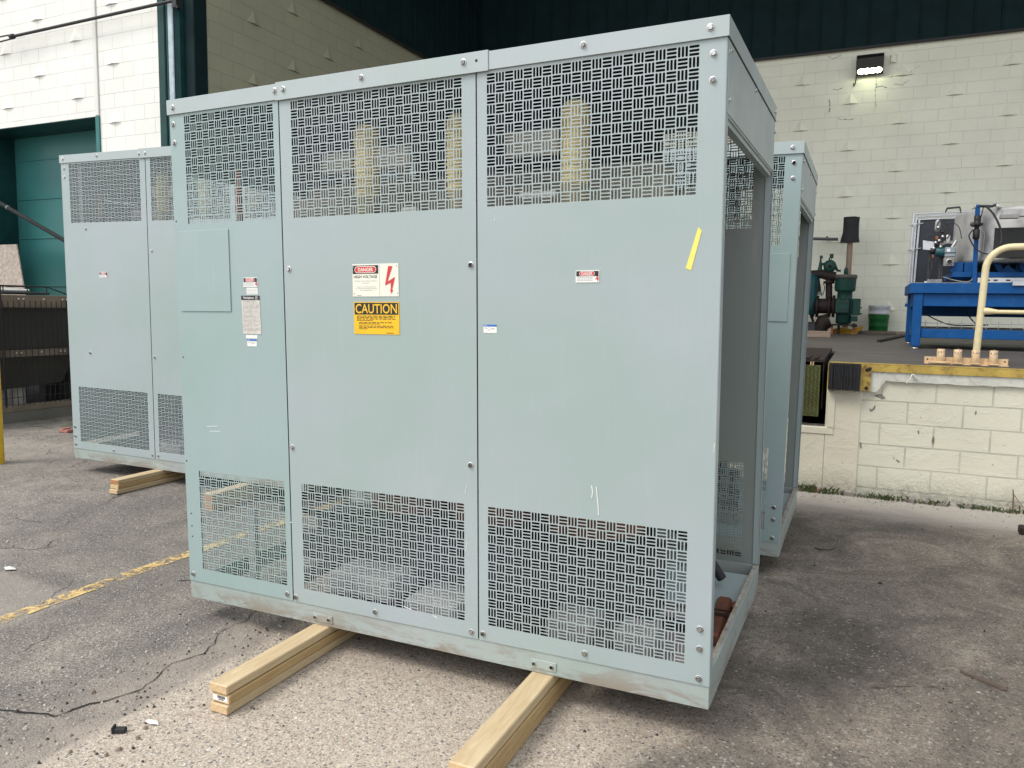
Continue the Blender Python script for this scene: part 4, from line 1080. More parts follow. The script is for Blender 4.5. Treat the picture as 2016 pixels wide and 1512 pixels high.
# machine: steel drum on a blue stand
mc = thing('feeder_machine', 'steel drum machine with hoses and a blue mast standing on the blue table', 'machine', (x0+1.2, YT+.7, zt))
YD = YT+.75; e = T(1876, 470, YD); R = .92; cx = e.x+R*1.01; dzb = T(1880, 519, YD-.3).z; dzt = T(1880, 425, YD).z+.0
mb = MB(); mb.lathe([(R-.06, dzt-.01), (R-.01, dzt+.0), (R, dzt-.02), (R+.012, dzb+.1), (R+.03, dzb+.03), (R+.03, dzb), (R-.1, dzb-.01), (.1, dzb-.02)], STEEL, (cx, YD, 0), 64); wb(mb, 'drum', mc)
yf = YD-R-.02
mb = MB(); a, b = T(1958, 452, yf), T(2060, 530, yf); mb.box(a.x, b.x, yf-.02, yf+.0, T(1960, 508, yf).z, T(1960, 449, yf).z, BLACK, .004); wb(mb, 'access_hatch', mc)
mb = MB(); a = T(1972, 412, yf-.1); mb.box(a.x, a.x+.9, yf-.12, yf-.05, T(1972, 430, yf).z, T(1972, 412, yf-.1).z, STEEL, .01); mb.box(a.x-.02, a.x+.16, yf-.2, yf-.12, T(1972, 432, yf-.1).z, T(1972, 424, yf-.1).z, GREYD, .004); wb(mb, 'control_box', mc)
mb = MB(); z1, z2 = T(1900, 546, YT+.1).z, T(1900, 536, YT+.1).z
xa = T(1875, 540, YT+.1).x
mb.box(xa, X1-.1, YT+.08, YT+.16, z1, z2, BLUE, .005); mb.box(xa, X1-.1, YT+1.1, YT+1.18, z1, z2, BLUE, .005); mb.box(xa, xa+.08, YT+.161, YT+1.099, z1, z2, BLUE, .005)
for px in (1885, 1912): 
    p = T(px, 525, YT+.2); mb.box(p.x-.07, p.x+.06, YT+.18, YT+.22, z2, dzb, BLUE, .006)
for px in (1962, 2010):
    p = T(px, 525, YT+.2); mb.beam((p.x, YT+.25, dzb), (p.x+.06, YT+.25, z2), .05, .06, BLUE); mb.poly([(p.x+.04, YT+.2, z2), (p.x+.22, YT+.2, z2), (p.x+.11, YT+.2, z2+.09)], (0, 1, 0), .02, BLUE)
p = T(1990, 525, YT+.3); mb.box(p.x+.05, p.x+.4, YT+.3, YT+.35, z2, dzb, BLUE)
mb.lathe([(.3, z2-.02), (.3, dzb+.0)], DARKM, (cx, YD, 0), 24)
mb.box(xa+.1, X1, YT+.9, YT+.95, z2, dzb, DARKM)
wb(mb, 'stand', mc)
mb = MB(); z3, z4 = zt+.002, T(1950, 547, YT+.05).z
mb.box(T(1925, 550, YT).x, X1-.05, YT-.0, YT+.12, z3, z4, ALU, .004)
for px in (1945, 1960, 1985): p = T(px, 551, YT-.0); mb.box(p.x-.02, p.x+.02, YT-.004, YT-.001, (z3+z4)/2-.008, (z3+z4)/2+.008, BLACK)
p = T(1992, 560, YT); mb.box(p.x-.0, p.x+.20, YT-.05, YT-.021, T(1995, 563).z, T(1995, 553).z, ALU, .005); wb(mb, 'base_rail', mc)
mb = MB(); a = T(1918, 556, YT+.04); b = T(1927.5, 403, YT+.04); mb.beam((a.x, YT+.04, zt+.001), (b.x-.012, YT+.04, b.z), .045, .045, BLUE, (0, 1, 0), .004)
c = T(1923, 440, YT+.04); mb.tube([(b.x, YT+.0, b.z-.02), (b.x+.12, YT-.02, b.z-.03), (b.x+.17, YT, b.z-.01)], .016, DARKM, 8); mb.box(b.x+.16, b.x+.20, YT-.02, YT+.02, b.z-.04, b.z, ZINC, .004)
mb.box(b.x-.045, b.x-.02, YT+.02, YT+.06, b.z-.03, b.z+.004, ZINC, .003); ms = wb(mb, 'mast', mc)
mb = MB(); z = c.z
mb.lathe([(0, -.19), (.030, -.185), (.036, -.17), (.036, -.08), (.022, -.07), (.022, -.045), (.045, -.04), (.045, 0), (.03, .01), (.034, .03), (.034, .08), (0, .085)], BLACK, (c.x-.005, YT-.035, z), 18)
mb.lathe([(0, 0), (.028, 0), (.028, .03), (0, .03)], DARKM, (c.x-.05, YT-.06, z-.02), 14, (0, -1, 0)); mb.box(c.x-.055, c.x+.055, YT-.06, YT-.02, z-.03, z-.005, BLACK, .004); wb(mb, 'air_regulator', mc)
def hose(name, P, r, mat, y):
    q = [T(a, b, y if len(c) == 0 else c[0]) for a, b, *c in P]; out = []
    for i in range(len(q)-1):
        p0 = q[max(i-1, 0)]; p1 = q[i]; p2 = q[i+1]; p3 = q[min(i+2, len(q)-1)]
        for k in range(6):
            t = k/6; out.append(.5*((2*p1)+(-p0+p2)*t+(2*p0-5*p1+4*p2-p3)*t*t+(-p0+3*p1-3*p2+p3)*t**3))
    out.append(q[-1]); m = MB(); m.tube(out, r, mat, 7); return m
wb(hose('hose', [(1940, 405), (1955, 420), (1968, 445), (1972, 465), (1970, 480)], .011, DARKM, YT-.3), 'hose', mc)
wb(hose('hose', [(1916, 452), (1908, 463), (1912, 476), (1922, 490), (1935, 498), (1945, 500)], .008, DARKM, YT-.1), 'hose', mc)
wb(hose('hose', [(1930, 452), (1938, 460), (1937, 480), (1935, 496)], .004, GREYD, YT-.1), 'hose', mc)
wb(hose('hose', [(1936, 408), (1932, 425), (1929, 440)], .006, DARKM, YT-.02), 'hose', mc)
wb(hose('hose', [(1913, 412), (1922, 409), (1926, 408)], .004, BLACK, YT-.05), 'hose', mc)
# drive unit on two posts left of the drum
YU = YT+.25
def U(px, py, y=YU): return at(px, py, y=y)
mb = MB()
for px, t_, b_, w in ((1832, 480, 556, .028), (1836, 505, 556, .02), (1852, 505, 556, .03), (1860, 440, 556, .026), (1863, 445, 490, .02), (1841, 470, 500, .05)):
    a = U(px, t_); mb.box(a.x-w/2, a.x+w/2, YU, YU+w, max(zt, U(px, b_).z) if b_ < 556 else zt+.001, a.z, DARKM, .003)
a = U(1844, 548); mb.box(a.x-.1, a.x+.06, YU-.03, YU+.09, zt+.001, zt+.05, GREYD, .006); mb.box(a.x-.13, a.x-.1, YU-.02, YU+.02, zt, zt+.03, ALU)
wb(mb, 'upright', mc)
mb = MB(); a = U(1817, 473); b = U(1838, 492)
mb.poly([U(1817, 473, YU-.04), U(1817, 491, YU-.04), U(1841, 493, YU-.04), U(1838, 476, YU-.04)], (0, 1, 0), .012, ALU)
mb.poly([U(1858, 474, YU-.06), U(1884, 474, YU-.06), U(1882, 480, YU-.06), U(1858, 480, YU-.06)], (0, 1, 0), .1, GREYD); wb(mb, 'guard_plate', mc, fix=True)
mb = MB(); a = U(1843, 455); mb.lathe([(0, 0), (.025, 0), (.03, .04), (.03, .11), (.02, .13), (0, .15)], STEEL, (U(1845, 456).x, YU-.02, U(1845, 456).z), 14)
mb.box(U(1839, 470).x, U(1850, 470).x, YU-.05, YU+.05, U(1840, 485).z, U(1840, 463).z, DARKM, .01); mb.box(U(1841, 470).x, U(1846, 470).x, YU-.06, YU-.049, U(1840, 472).z, U(1840, 466).z, ORANGE)
mb.box(U(1846, 470).x, U(1862, 470).x, YU-.04, YU+.03, U(1840, 484).z, U(1840, 479).z, GREYD, .005); mb.box(U(1850, 470).x, U(1857, 470).x, YU-.05, YU+.03, U(1840, 459).z, U(1840, 453).z, DARKM, .006)
for px, py in ((1842, 478), (1849, 474), (1852, 486), (1838, 489), (1847, 448), (1856, 466)): p = U(px, py, YU-.06); mb.lathe([(0, 0), (.018, 0), (.018, .03), (0, .03)], ZINC, p, 8, (0, -1, 0))
wb(mb, 'gear_head', mc)
mb = MB(); a = U(1840, 497); mb.lathe([(0, 0), (.045, 0), (.055, .02), (.055, .13), (.045, .15), (0, .15)], PUMPB, (a.x, YU-.05, a.z), 20, (1, 0, 0)); mb.lathe([(0, 0), (.035, 0), (.035, .05), (0, .05)], BLACK, (a.x-.05, YU-.05, a.z+.015), 14, (1, 0, 0)); mb.box(a.x-.03, a.x-.01, YU-.08, YU-.06, a.z-.07, a.z-.03, ORANGE, .004); wb(mb, 'green_motor', mc)
mb = MB(); a, b = U(1859, 488), U(1879, 507)
mb.box(a.x, b.x, YU-.12, YU+.02, b.z, a.z, simple('motor_grey', (.26, .31, .34), .4, .1, .1, 10), .008); mb.box(a.x-.005, b.x+.002, YU-.125, YU+.025, (a.z+b.z)/2-.012, (a.z+b.z)/2-.004, DARKM)
mb.box(a.x+.02, a.x+.055, YU-.1225, YU-.12, b.z+.06, a.z-.02, WHITE)
c, d = U(1857, 508), U(1876, 525); mb.box(c.x, d.x, YU-.12, YU+.0, d.z, c.z, GREYD, .006); mb.box(c.x+.03, d.x-.02, YU-.1225, YU-.119, d.z+.02, c.z-.02, BLACK)
mb.lathe([(.030, 0), (.036, .002), (.036, .004), (.028, .004)], ZINC, ((c.x+d.x)/2+.005, YU-.122, (c.z+d.z)/2), 14, (0, -1, 0)); mb.tube([(c.x+.12, YU-.05, c.z+.2), (c.x+.08, YU-.05, c.z+.12)], .02, ZINC, 10)
p = U(1866, 470); mb.lathe([(0, 0), (.02, 0), (.02, .1), (0, .1)], WHITE, (p.x, YU-.05, U(1866, 480).z), 12); wb(mb, 'gear_motor', mc)
wb(hose('hose', [(1845, 452), (1846, 440), (1853, 434), (1862, 440), (1868, 448), (1870, 460), (1864, 470)], .008, DARKM, YU-.08), 'hose', mc)
wb(hose('hose', [(1826, 474), (1825, 466), (1831, 461), (1838, 464)], .007, DARKM, YU-.06), 'hose', mc)
wb(hose('hose', [(1833, 510), (1830, 525), (1834, 540), (1831, 552)], .006, BLACK, YU-.06), 'hose', mc)
wb(hose('hose', [(1860, 440), (1875, 438), (1888, 448), (1893, 470)], .005, DARKM, YU-.1), 'hose', mc)
wb(hose('hose', [(1856, 545), (1880, 552), (1905, 555), (1915, 548), (1920, 535)], .006, GREYD, YT+.03), 'hose', mc)
# black cable under the table
o = hose('cable', [(1812, 612), (1840, 628), (1870, 639), (1905, 641), (1945, 640)], .008, BLACK, YT+.6); 
me = o.mesh('power_cable'); ob = link('power_cable', me); tag(ob, 'black power cable sagging under the blue table', 'cable')
o = hose('cable', [(1892, 585), (1900, 610), (1912, 628), (1925, 642)], .008, BLACK, YT+.5); me = o.mesh('power_cable'); ob = link('power_cable', me); tag(ob, 'second black cable hanging from the table frame behind the rail post', 'cable')

# framed dark panel behind the table
YP = 12.3
def P_(px, py): return at(px, py, y=YP)
pn = thing('panel_frame', 'aluminium profile frame with a dark panel standing behind the blue table', 'panel frame', (P_(1800, 600).x, YP, dz(YP)))
base = dz(YP)+.001
mb = MB(); a = P_(1799, 421); b = P_(1785, 600); lean = (a.x-b.x)
for k, (dx) in enumerate((0, .034, .072)):
    mb.beam((b.x+dx, YP+.02*k, P_(1785, 598).z), (a.x+dx*1.05, YP+.02*k, a.z-(.0, .036, .075)[k]), .028, .03, ALU, (0, 1, 0), .004)
mb.beam((b.x+.06, YP+.02, base), (b.x+.06, YP+.02, P_(1785, 598).z), .05, .05, BLUE, (0, 1, 0), .003); mb.box(b.x-.02, b.x+.16, YP-.01, YP+.06, P_(1785, 604).z, P_(1785, 597.5).z, BLUE)
c = P_(1990, 415)
for k, dzv in enumerate((0, .036, .075)):
    mb.beam((a.x+(.0, .034, .072)[k], YP+.02*k, a.z-dzv), (c.x, YP+.02*k, a.z-dzv+.02), .023, .023, ALU, (0, 1, 0), .004)
wb(mb, 'profile', pn)
mb = MB(); mb.poly([P_(1797, 556)+Vector((0, .05, 0)), P_(1990, 556)+Vector((0, .05, 0)), P_(1990, 428)+Vector((0, .05, 0)), P_(1805, 432)+Vector((0, .05, 0))], (0, 1, 0), .01, DARKP); wb(mb, 'dark_sheet', pn, fix=True)
mb = MB()
for py in (443, 492): 
    q = P_(1795 if py < 450 else 1791, py); mb.tube([(q.x-.03, YP-.04, q.z-.01), (q.x+.14, YP-.02, q.z+.02)], .009, ZINC, 6); mb.box(q.x+.02, q.x+.05, YP-.05, YP-.03, q.z-.015, q.z+.02, ZINC); wb(mb, 'hinge', pn); mb = MB()

mb = MB(); a, b = P_(1861, 419), P_(1892, 419); mb.tube([(a.x, YP, a.z), (a.x+.02, YP, a.z+.06), (b.x-.02, YP, a.z+.07), (b.x, YP, b.z)], .014, DARKM, 8); wb(mb, 'handle', pn)

# pump
YQ = 14.55
def Q(px, py, y=YQ): return at(px, py, y=y)
pc = Q(1662, 600); sc_ = (Q(1700, 600).x-Q(1660, 600).x)/40
pu = thing('pump', 'old green pump with vertical body, side cover and rusty pipes', 'pump', (pc.x, YQ, dz(YQ)))
mb = MB()
def zq(py): return Q(1662, py).z
mb.lathe([(0, zq(541)), (22*sc_, zq(541)), (23*sc_, zq(543)), (23*sc_, zq(549)), (21.5*sc_, zq(549))], simple('cap_grey', (.11, .105, .095), .6, .1, .3, 12), (pc.x, YQ, 0), 36)
mb.lathe([(21.5*sc_, zq(549)), (21*sc_, zq(570)), (20*sc_, zq(573)), (15*sc_, zq(575)), (15.5*sc_, zq(585)), (15.5*sc_, zq(636)), (10*sc_, zq(638)), (0, zq(638))], PUMPG, (pc.x, YQ, 0), 36); wb(mb, 'pump_body', pu)
mb = MB(); mb.lathe([(0, 0), (4.5*sc_, 0), (4.5*sc_, 12*sc_), (2.5*sc_, 14*sc_), (2.5*sc_, 17*sc_), (0, 17*sc_)], PUMPG, (pc.x, YQ-.02, zq(542)), 16); wb(mb, 'top_fitting', pu)
mb = MB(); a, b = Q(1645, 587, YQ-.17), Q(1671, 617, YQ-.17); mb.box(a.x, b.x, YQ-.20, YQ-.1, b.z, a.z, PUMPG, .012)
for f in (.0, .33, .66, 1.): 
    for zz in (a.z-.02, b.z+.02): mb.lathe([(0, .012), (.010, .012), (.012, 0)], IRON, (a.x+.015+(b.x-a.x-.03)*f, YQ-.20, zz), 8, (0, -1, 0))
for f in (.35, .75): mb.box(a.x+.02, b.x-.02, YQ-.204, YQ-.2, a.z+(b.z-a.z)*f-.004, a.z+(b.z-a.z)*f+.004, BLACK)
wb(mb, 'cover_plate', pu)
mb = MB(); a, b = Q(1679, 588, YQ), Q(1693, 621, YQ); mb.box(a.x, b.x, YQ-.12, YQ+.08, b.z, a.z, PUMPG, .012); a2, b2 = Q(1675, 588), Q(1679, 622); mb.box(a2.x, a.x-.001, YQ-.08, YQ+.05, b2.z, a2.z, PUMPG, .005)
c, d = Q(1675, 622), Q(1688, 633); mb.box(c.x, d.x, YQ-.1, YQ+.05, d.z, c.z-.002, PUMPG, .01)
for py in (606, 618): p = Q(1693, py); mb.lathe([(0, .03), (.010, .03), (.012, 0)], IRON, (p.x, YQ-.02, p.z), 8, (1, 0, 0))
wb(mb, 'side_chamber', pu)
mb = MB(); a = Q(1630, 600)
mb.tube([(pc.x-.05, YQ, Q(0, 603).z if 0 else zq(603)), (Q(1608, 603).x, YQ, zq(603)), (Q(1560, 603).x, YQ, zq(603))], .13, IRON, 20)
for px in (1641, 1633, 1609, 1601): p = Q(px, 603); mb.lathe([(0, -.02), (.19, -.02), (.19, .02), (0, .02)], IRON, (p.x, YQ, p.z), 20, (1, 0, 0))
mb.tube([Q(1633, 630), Q(1622, 634), Q(1615, 645), Q(1613, 658)], [.12, .14, .12, .12], IRON, 16)
mb.tube([Q(1632, 596), Q(1632, 548)], .055, IRON, 14); p = Q(1632, 556); mb.lathe([(0, -.02), (.09, -.02), (.09, .02), (0, .02)], IRON, p, 14)
mb.tube([Q(1645, 545), Q(1632, 543), Q(1618, 540), Q(1600, 540), Q(1560, 541)], [.08, .085, .075, .07, .07], IRON, 14)
mb.tube([Q(1608, 548), Q(1610, 565), Q(1613, 578)], [.045, .05, .035], IRON, 12); mb.lathe([(0, 0), (.055, 0), (.05, .05), (0, .05)], GREYD, Q(1612, 580), 12)
wb(mb, 'rusty_pipe', pu)
mb = MB(); mb.tube([Q(1621, 558), Q(1624, 566), Q(1621, 578), Q(1616, 583)], .007, BLACK, 6); wb(mb, 'thin_hose', pu)
mb = MB(); mb.lathe([(0, zq(531)), (.20, zq(545)), (.21, zq(560)), (.20, zq(600)), (.19, zq(620)), (0, zq(622))], PUMPB, (Q(1584, 600).x, YQ-.05, 0), 24); wb(mb, 'tank', pu)
mb = MB(); p = Q(1634, 524); mb.lathe([(0, -.10), (.08, -.10), (.105, -.05), (.105, .05), (.06, .08), (0, .08)], PUMPG, p, 22, (0, -1, 0)); mb.lathe([(0, 0), (.025, 0), (.025, .02), (0, .02)], BLACK, (p.x, YQ-.08, p.z), 10, (0, -1, 0))
a = Q(1634, 508); mb.box(a.x-.02, a.x+.005, YQ-.02, YQ+.02, p.z+.09, a.z, IRON); mb.box(a.x-.005, a.x+.055, YQ-.03, YQ+.03, a.z-.005, Q(1634, 500).z, PUMPG, .006); mb.box(a.x+.02, a.x+.03, YQ-.02, YQ+.0, p.z+.07, a.z, IRON)
mb.tube([Q(1643, 519), Q(1647, 530), Q(1650, 534)], .022, PUMPG, 8); mb.lathe([(0, 0), (.018, 0), (.018, .05), (0, .05)], BLACK, Q(1649, 533), 8, (1, 0, 0)); mb.tube([Q(1628, 528), Q(1620, 536)], .03, PUMPG, 8)
wb(mb, 'governor', pu)
mb = MB(); mb.tube([Q(1613, 538), Q(1615, 524), Q(1616, 509)], [.04, .03, .012], PUMPG, 10); p = Q(1617, 506); mb.box(p.x-.025, p.x+.025, YQ-.03, YQ+.03, p.z-.03, p.z+.025, DARKM, .006); p = Q(1618, 520); mb.lathe([(0, 0), (.025, 0), (.025, .06), (0, .06)], PUMPG, p, 8, (1, 0, 0)); mb.tube([Q(1622, 537), Q(1617, 532)], .025, PUMPG, 8); wb(mb, 'lever_valve', pu)
mb = MB()
for px in (1638, 1651, 1681): p = Q(px, 645); mb.box(p.x-.02, p.x+.02, YQ-.05, YQ+.0, dz(YQ), zq(639), ORANGE if px != 1651 else IRON, .004)
mb.box(Q(1636, 640).x, Q(1686, 640).x, YQ-.12, YQ+.15, zq(641), zq(638.2), IRON, .005); p = Q(1682, 640); mb.lathe([(0, -.03), (.045, -.03), (.05, 0), (.02, .03), (0, .03)], IRON, (p.x, YQ-.12, p.z), 12)
mb.box(Q(1585, 640).x, Q(1606, 640).x, YQ-.1, YQ+.2, dz(YQ), zq(635), DARKM, .01); mb.beam(Q(1596, 618), Q(1602, 636), .05, .04, IRON)
wb(mb, 'support_frame', pu)
# rolled yellow tarp
mb = MB(); a, b = Q(1636, 652, 14.85), Q(1688, 650, 14.85); n = 14
vs = []; 
for i in range(n+1):
    f = i/n; x = a.x+(b.x-a.x)*f
    for k in range(9):
        an = PI*k/8; r = .085*(1-.25*abs(f-.5))*(1+.12*math.sin(9*f+k)); vs.append((x, 14.85+r*1.3*math.cos(an)+.02*math.sin(6*f), dz(14.85)+.003+r*math.sin(an)*1.2))
mb.add(vs, [(i*9+k, (i+1)*9+k, (i+1)*9+k+1, i*9+k+1) for i in range(n) for k in range(8)], TARP, True)
c = Q(1700, 642, 14.85); mb.tube([(b.x-.05, 14.8, dz(14.85)+.06), (b.x+.04, 14.8, dz(14.85)+.09), (c.x-.01, 14.8, c.z)], [.05, .035, .022], TARP, 8)
tag(mb.build('folded_tarp', fix=True), 'rolled yellow webbing tarp lying under the green pump', 'tarp')
# wooden pole with rubber sleeve
YW = 15.0
def Wp(px, py): return at(px, py, y=YW)
pl = thing('wooden_pole', 'upright wooden pole with a black rubber sleeve on top behind the pump', 'pole', (Wp(1668, 600).x, YW, dz(YW)))
mb = MB(); a = Wp(1664, 640); b = Wp(1674, 470); mb.tube([(a.x, YW, dz(YW)+.0), (b.x, YW, b.z)], .048, POLEW, 14); wb(mb, 'shaft', pl)
mb = MB(); pr = [(1673, 477, 18), (1673.5, 468, 16.5), (1675, 458, 14.8), (1676, 440, 14.6), (1677, 428, 15.2), (1677, 427, 8)]
mb.tube([Wp(x, y) for x, y, r in pr], [r*.0088 for x, y, r in pr], RUBBER, 22); wb(mb, 'rubber_sleeve', pl)
# buckets
p = Q(1729, 640, 15.25)
gb = MB(); zb0 = dz(15.25)+.001; H1 = at(1729, 619, y=15.25).z-zb0
gb.lathe([(0, 0), (.145, 0), (.150, .01), (.162, H1-.09), (.172, H1-.085), (.164, H1-.06), (.175, H1-.045), (.166, H1-.02), (.176, H1-.01), (.176, H1), (.165, H1), (.16, H1-.2)], BUCKG, n=32)
o = gb.build('bucket'); o.location = (p.x, 15.25, zb0); tag(o, 'green plastic bucket standing against the back wall', 'bucket')
gb = MB(); H2 = at(1729, 601, y=15.25).z-zb0
gb.lathe([(.150, H1-.25), (.160, H1+.002), (.178, H1+.01), (.170, H1+.03), (.171, H2-.06), (.180, H2-.055), (.174, H2-.03), (.183, H2-.02), (.183, H2-.0), (.172, H2), (.165, H2-.1), (.15, H1-.2), (0, H1-.2)], BUCKW, n=32)
o = gb.build('bucket'); o.location = (p.x, 15.25, zb0); tag(o, 'white plastic bucket nested inside the green one', 'bucket')
# planks, pipes
def plank(px0, py0, px1, py1, y, w, h, mat, name, lab, cat='plank'):
    a, b = dkp(px0, py0), dkp(px1, py1); a.y = b.y = y; z = dz(y)+.001
    x0_ = at(px0, py0, y=y).x; x1_ = at(px1, py1, y=y).x
    mb = MB(); mb.box(0, x1_-x0_, 0, w, 0, h, mat, .004); o = mb.build(name); o.location = (x0_, y, z); tag(o, lab, cat)
plank(1560, 660, 1635, 660, 12.9, .10, .10, PLANKW if 0 else wood('pallet_wood', (.36, .28, .20), (.24, .18, .13), 1., 0, False), 'timber_block', 'short timber beam on the dock in front of the pump', 'timber')
plank(1690, 657, 1764, 657, 14.9, .12, .06, PLANKW, 'plank', 'grey plank lying on the dock beside the green bucket')
plank(1764, 658, 1790, 658, 15.2, .12, .05, POLEW, 'plank', 'short brown plank end at the foot of the back wall behind the table leg')
a, b = dkp(1729, 674), dkp(1781, 663); a.z += .022; b.z += .022
mb = MB(); mb.tube([a, b], .022, BLACK, 10); tag(mb.build('black_pipe'), 'black pipe lying on the dock floor left of the table leg', 'pipe')
a, b = at(1560, 469, y=15.2), at(1650, 471, y=15.2)
mb = MB(); mb.tube([a, b], .028, simple('grey_conduit', (.10, .105, .105), .5, .2, .1), 10); mb.box(a.x+.1, a.x+.13, 15.2, YB, a.z-.02, a.z+.02, DARKM); mb.box(b.x-.2, b.x-.17, 15.2, YB, a.z-.02, a.z+.02, DARKM); tag(mb.build('wall_pipe'), 'horizontal grey pipe fixed in front of the back wall', 'pipe')

# ------------------------------------------------------------------ lamp on the wall
a, b = at(1687, 108, y=YB-.2), at(1739, 142, y=YB-.2)
lp = thing('wall_lamp', 'dark wall pack lamp with four lit LED spots under the green siding', 'lamp', ((a.x+b.x)/2, YB, (a.z+b.z)/2))
hw = (b.x-a.x)/2; hh = (a.z-b.z)/2
mb = MB(); n = -.001
pf = [(0-.002, -hh*.6), (-.10, -hh), (-.24, -hh*.55), (-.26, hh*.5), (-.16, hh), (-.002, hh)]
vs = [(-hw, y, z) for y, z in pf]+[(hw, y, z) for y, z in pf]; m = len(pf)
mb.add(vs, [tuple(range(m))[::-1], tuple(range(m, 2*m))]+[(i, (i+1) % m, m+(i+1) % m, m+i) for i in range(m)], simple('bronze_housing', (.022, .020, .018), .5, .2, .2)); mb.build('housing', lp, fix=True)
le = NT('led_light'); le.color((.9, .95, .8)); le.b.inputs['Emission Color'].default_value = (.93, 1, .66, 1); le.b.inputs['Emission Strength'].default_value = 11
for k in range(4):
    x = -hw*.62+k*hw*.42; mb = MB(); mb.lathe([(0, .03), (.040, .028), (.056, .008), (.058, 0)], le.m, (x, -.20, -hh*.68-.006), 14, (0, -.6, -.8))
    mb.build('led_spot', lp)
mb = MB(); mb.tube([(-hw*.95, -.02, -hh*.8), (-hw*1.02, -.03, -hh*1.6), (-hw*1.1, -.02, -hh*1.9), (-hw*1.15, -.01, -hh*1.5)], .008, BLACK, 6); mb.build('cable_tail', lp)
a, b = at(1754, 107, y=YB-.04), at(1765, 122, y=YB-.04)
mb = MB(); mb.box(0, b.x-a.x, -.05, 0, 0, a.z-b.z, BAK, .01); o = mb.build('junction_box'); o.location = (a.x, YB-.001, b.z); tag(o, 'small cream junction box on the wall right of the lamp', 'junction box')

# ------------------------------------------------------------------ left side: wire crate with hopper, boards, rods, post
ht = thing('hopper_unit', 'dark tapered steel hopper inside a wire mesh crate at the left edge', 'hopper', (-10.2, 6.2, 0))
FX = -9.42; Ya, Yb_ = 4.9, 6.86
def hx(p): return (p[0]+10.2, p[1]-6.2, p[2])
mb = MB(); 
V = [(FX-.08, Ya, 1.44), (FX-.08, Yb_, 1.44), (FX-.08, Yb_, .95), (FX-.08, Ya, .90)]
def hp(pts, th=.02, mat=HOPPER): mb.poly([hx(p) for p in pts], (-1, 0, 0), th, mat)
hp([(FX-.08, Ya, .82), (FX-.08, Yb_+.05, .82), (FX-.08, Yb_+.05, 1.45), (FX-.08, Ya, 1.45)])
hp([(FX-.12, Ya+.1, .36), (FX-.12, Yb_-.14, .44), (FX-.09, Yb_+.03, .80), (FX-.09, Ya, .80)])
mb.box(FX-1.3+10.2, FX-.15+10.2, Yb_+.2-6.2, Yb_+.22-6.2, .0, 1.5, HOPPER)
mb.poly([hx(p) for p in [(FX-.08, Yb_+.05, .82), (FX-1.4, Yb_+.05, .82), (FX-1.4, Yb_+.05, 1.45), (FX-.08, Yb_+.05, 1.45)]], (0, -1, 0), .02, HOPPER)
mb.poly([hx(p) for p in [(FX-.08, Yb_+.0, .80), (FX-1.4, Yb_+.0, .80), (FX-1.2, Yb_-.18, .44), (FX-.3, Yb_-.18, .44)]], (0, -1, 0), .02, HOPPER)
mb.build('hopper_body', ht, fix=True)
mb = MB(); mb.box(*[v+10.2 for v in (FX-.06, FX-.02)], Ya-6.2, Yb_+.15-6.2, 1.40, 1.56, BEIGE, .004); mb.box(*[v+10.2 for v in (FX-.07, FX-.03)], Ya-6.2, Yb_+.1-6.2, .80, .885, BEIGE, .004)
mb.box(FX-.055+10.2, FX-.05+10.2, Ya-6.2, Yb_+.08-6.2, .835, .85, IRON)
for y in (6.13, 6.19, 6.45, 6.70, 6.76):
    mb.lathe([(0, .012), (.011, .01), (.013, 0)], ZINC, hx((FX-.02, y, 1.51)), 8, (1, 0, 0)); mb.lathe([(0, .012), (.011, .01), (.013, 0)], ZINC, hx((FX-.03, y-.05, .85)), 8, (1, 0, 0))
mb.box(-.75, FX-.06+10.2, Yb_+.12-6.2, Yb_+.15-6.2, 1.40, 1.56, BEIGE, .004)
mb.build('top_rail', ht)
mb = MB(); mb.box(FX+10.2-.15, FX+10.2, Ya-6.2, 7.2-6.2, .13, .20, BEIGE, .004); mb.box(FX+10.2-.14, FX+10.2-.004, Ya-6.2, 7.2-6.2, 0.0, .129, SKID, .003)
mb.box(-.9, .62, Ya-6.2, 1.0, .10, .125, DARKM); mb.build('skid', ht)
mb = MB()
for y in (5.95, 6.22): mb.lathe([(.10, .13), (.10, .44)], GREYD, hx((FX-.28, y, 0)), 16)
mb.box(-.5, .15, -1.2, .55, .126, .40, BLACK, .01); mb.box(.3, .55, .28, .36, .125, .43, DARKM); mb.build('underframe', ht)
mb = MB(); y = Ya
while y < 7.15:
    b = .02*math.sin(y*9); mb.tube([hx((FX, y, .2)), hx((FX+.005, y+b, .8)), hx((FX, y, 1.49))], .0045, BLACK, 4, False, False); y += .068
for z in (.3, .42, .62, .78, .92, 1.05, 1.18, 1.30, 1.40): mb.tube([hx((FX+.002, Ya, z)), hx((FX+.002, 6.2, z+.01)), hx((FX+.002, 7.15, z))], .0045, BLACK, 4, False, False)
for y in (5.1, 5.9, 6.75): mb.tube([hx((FX+.004, y, .2)), hx((FX+.004, y, 1.66 if y < 6 else 1.5))], .009, BLACK, 6)
for z in (1.67,): mb.tube([hx((FX-.1, Ya, z)), hx((FX-.1, 6.55, z)), hx((FX-.1, 6.85, 1.57))], .009, BLACK, 6)
for y in (5.5, 6.0, 6.3, 6.55): mb.tube([hx((FX-.1, y, 1.57)), hx((FX-.1, y, 1.67)), hx((FX-.9, y, 1.67))], .007, BLACK, 6)
mb.build('wire_mesh', ht)
mb = MB(); mb.box(-.6, .60, -1.2, .45, 1.571, 1.60, DARKM, .01); mb.box(.1, .45, -.9, -.1, 1.60, 1.64, DARKM, .01); mb.build('lid', ht)
o = MB(); o.box(-.09, .09, -.16, .22, 0, .035, WHITE, .012); o = o.build('white_panel'); o.location = (FX-.35, 6.22, 1.602); tag(o, 'white rounded plate lying on the lid of the dark hopper', 'plate')
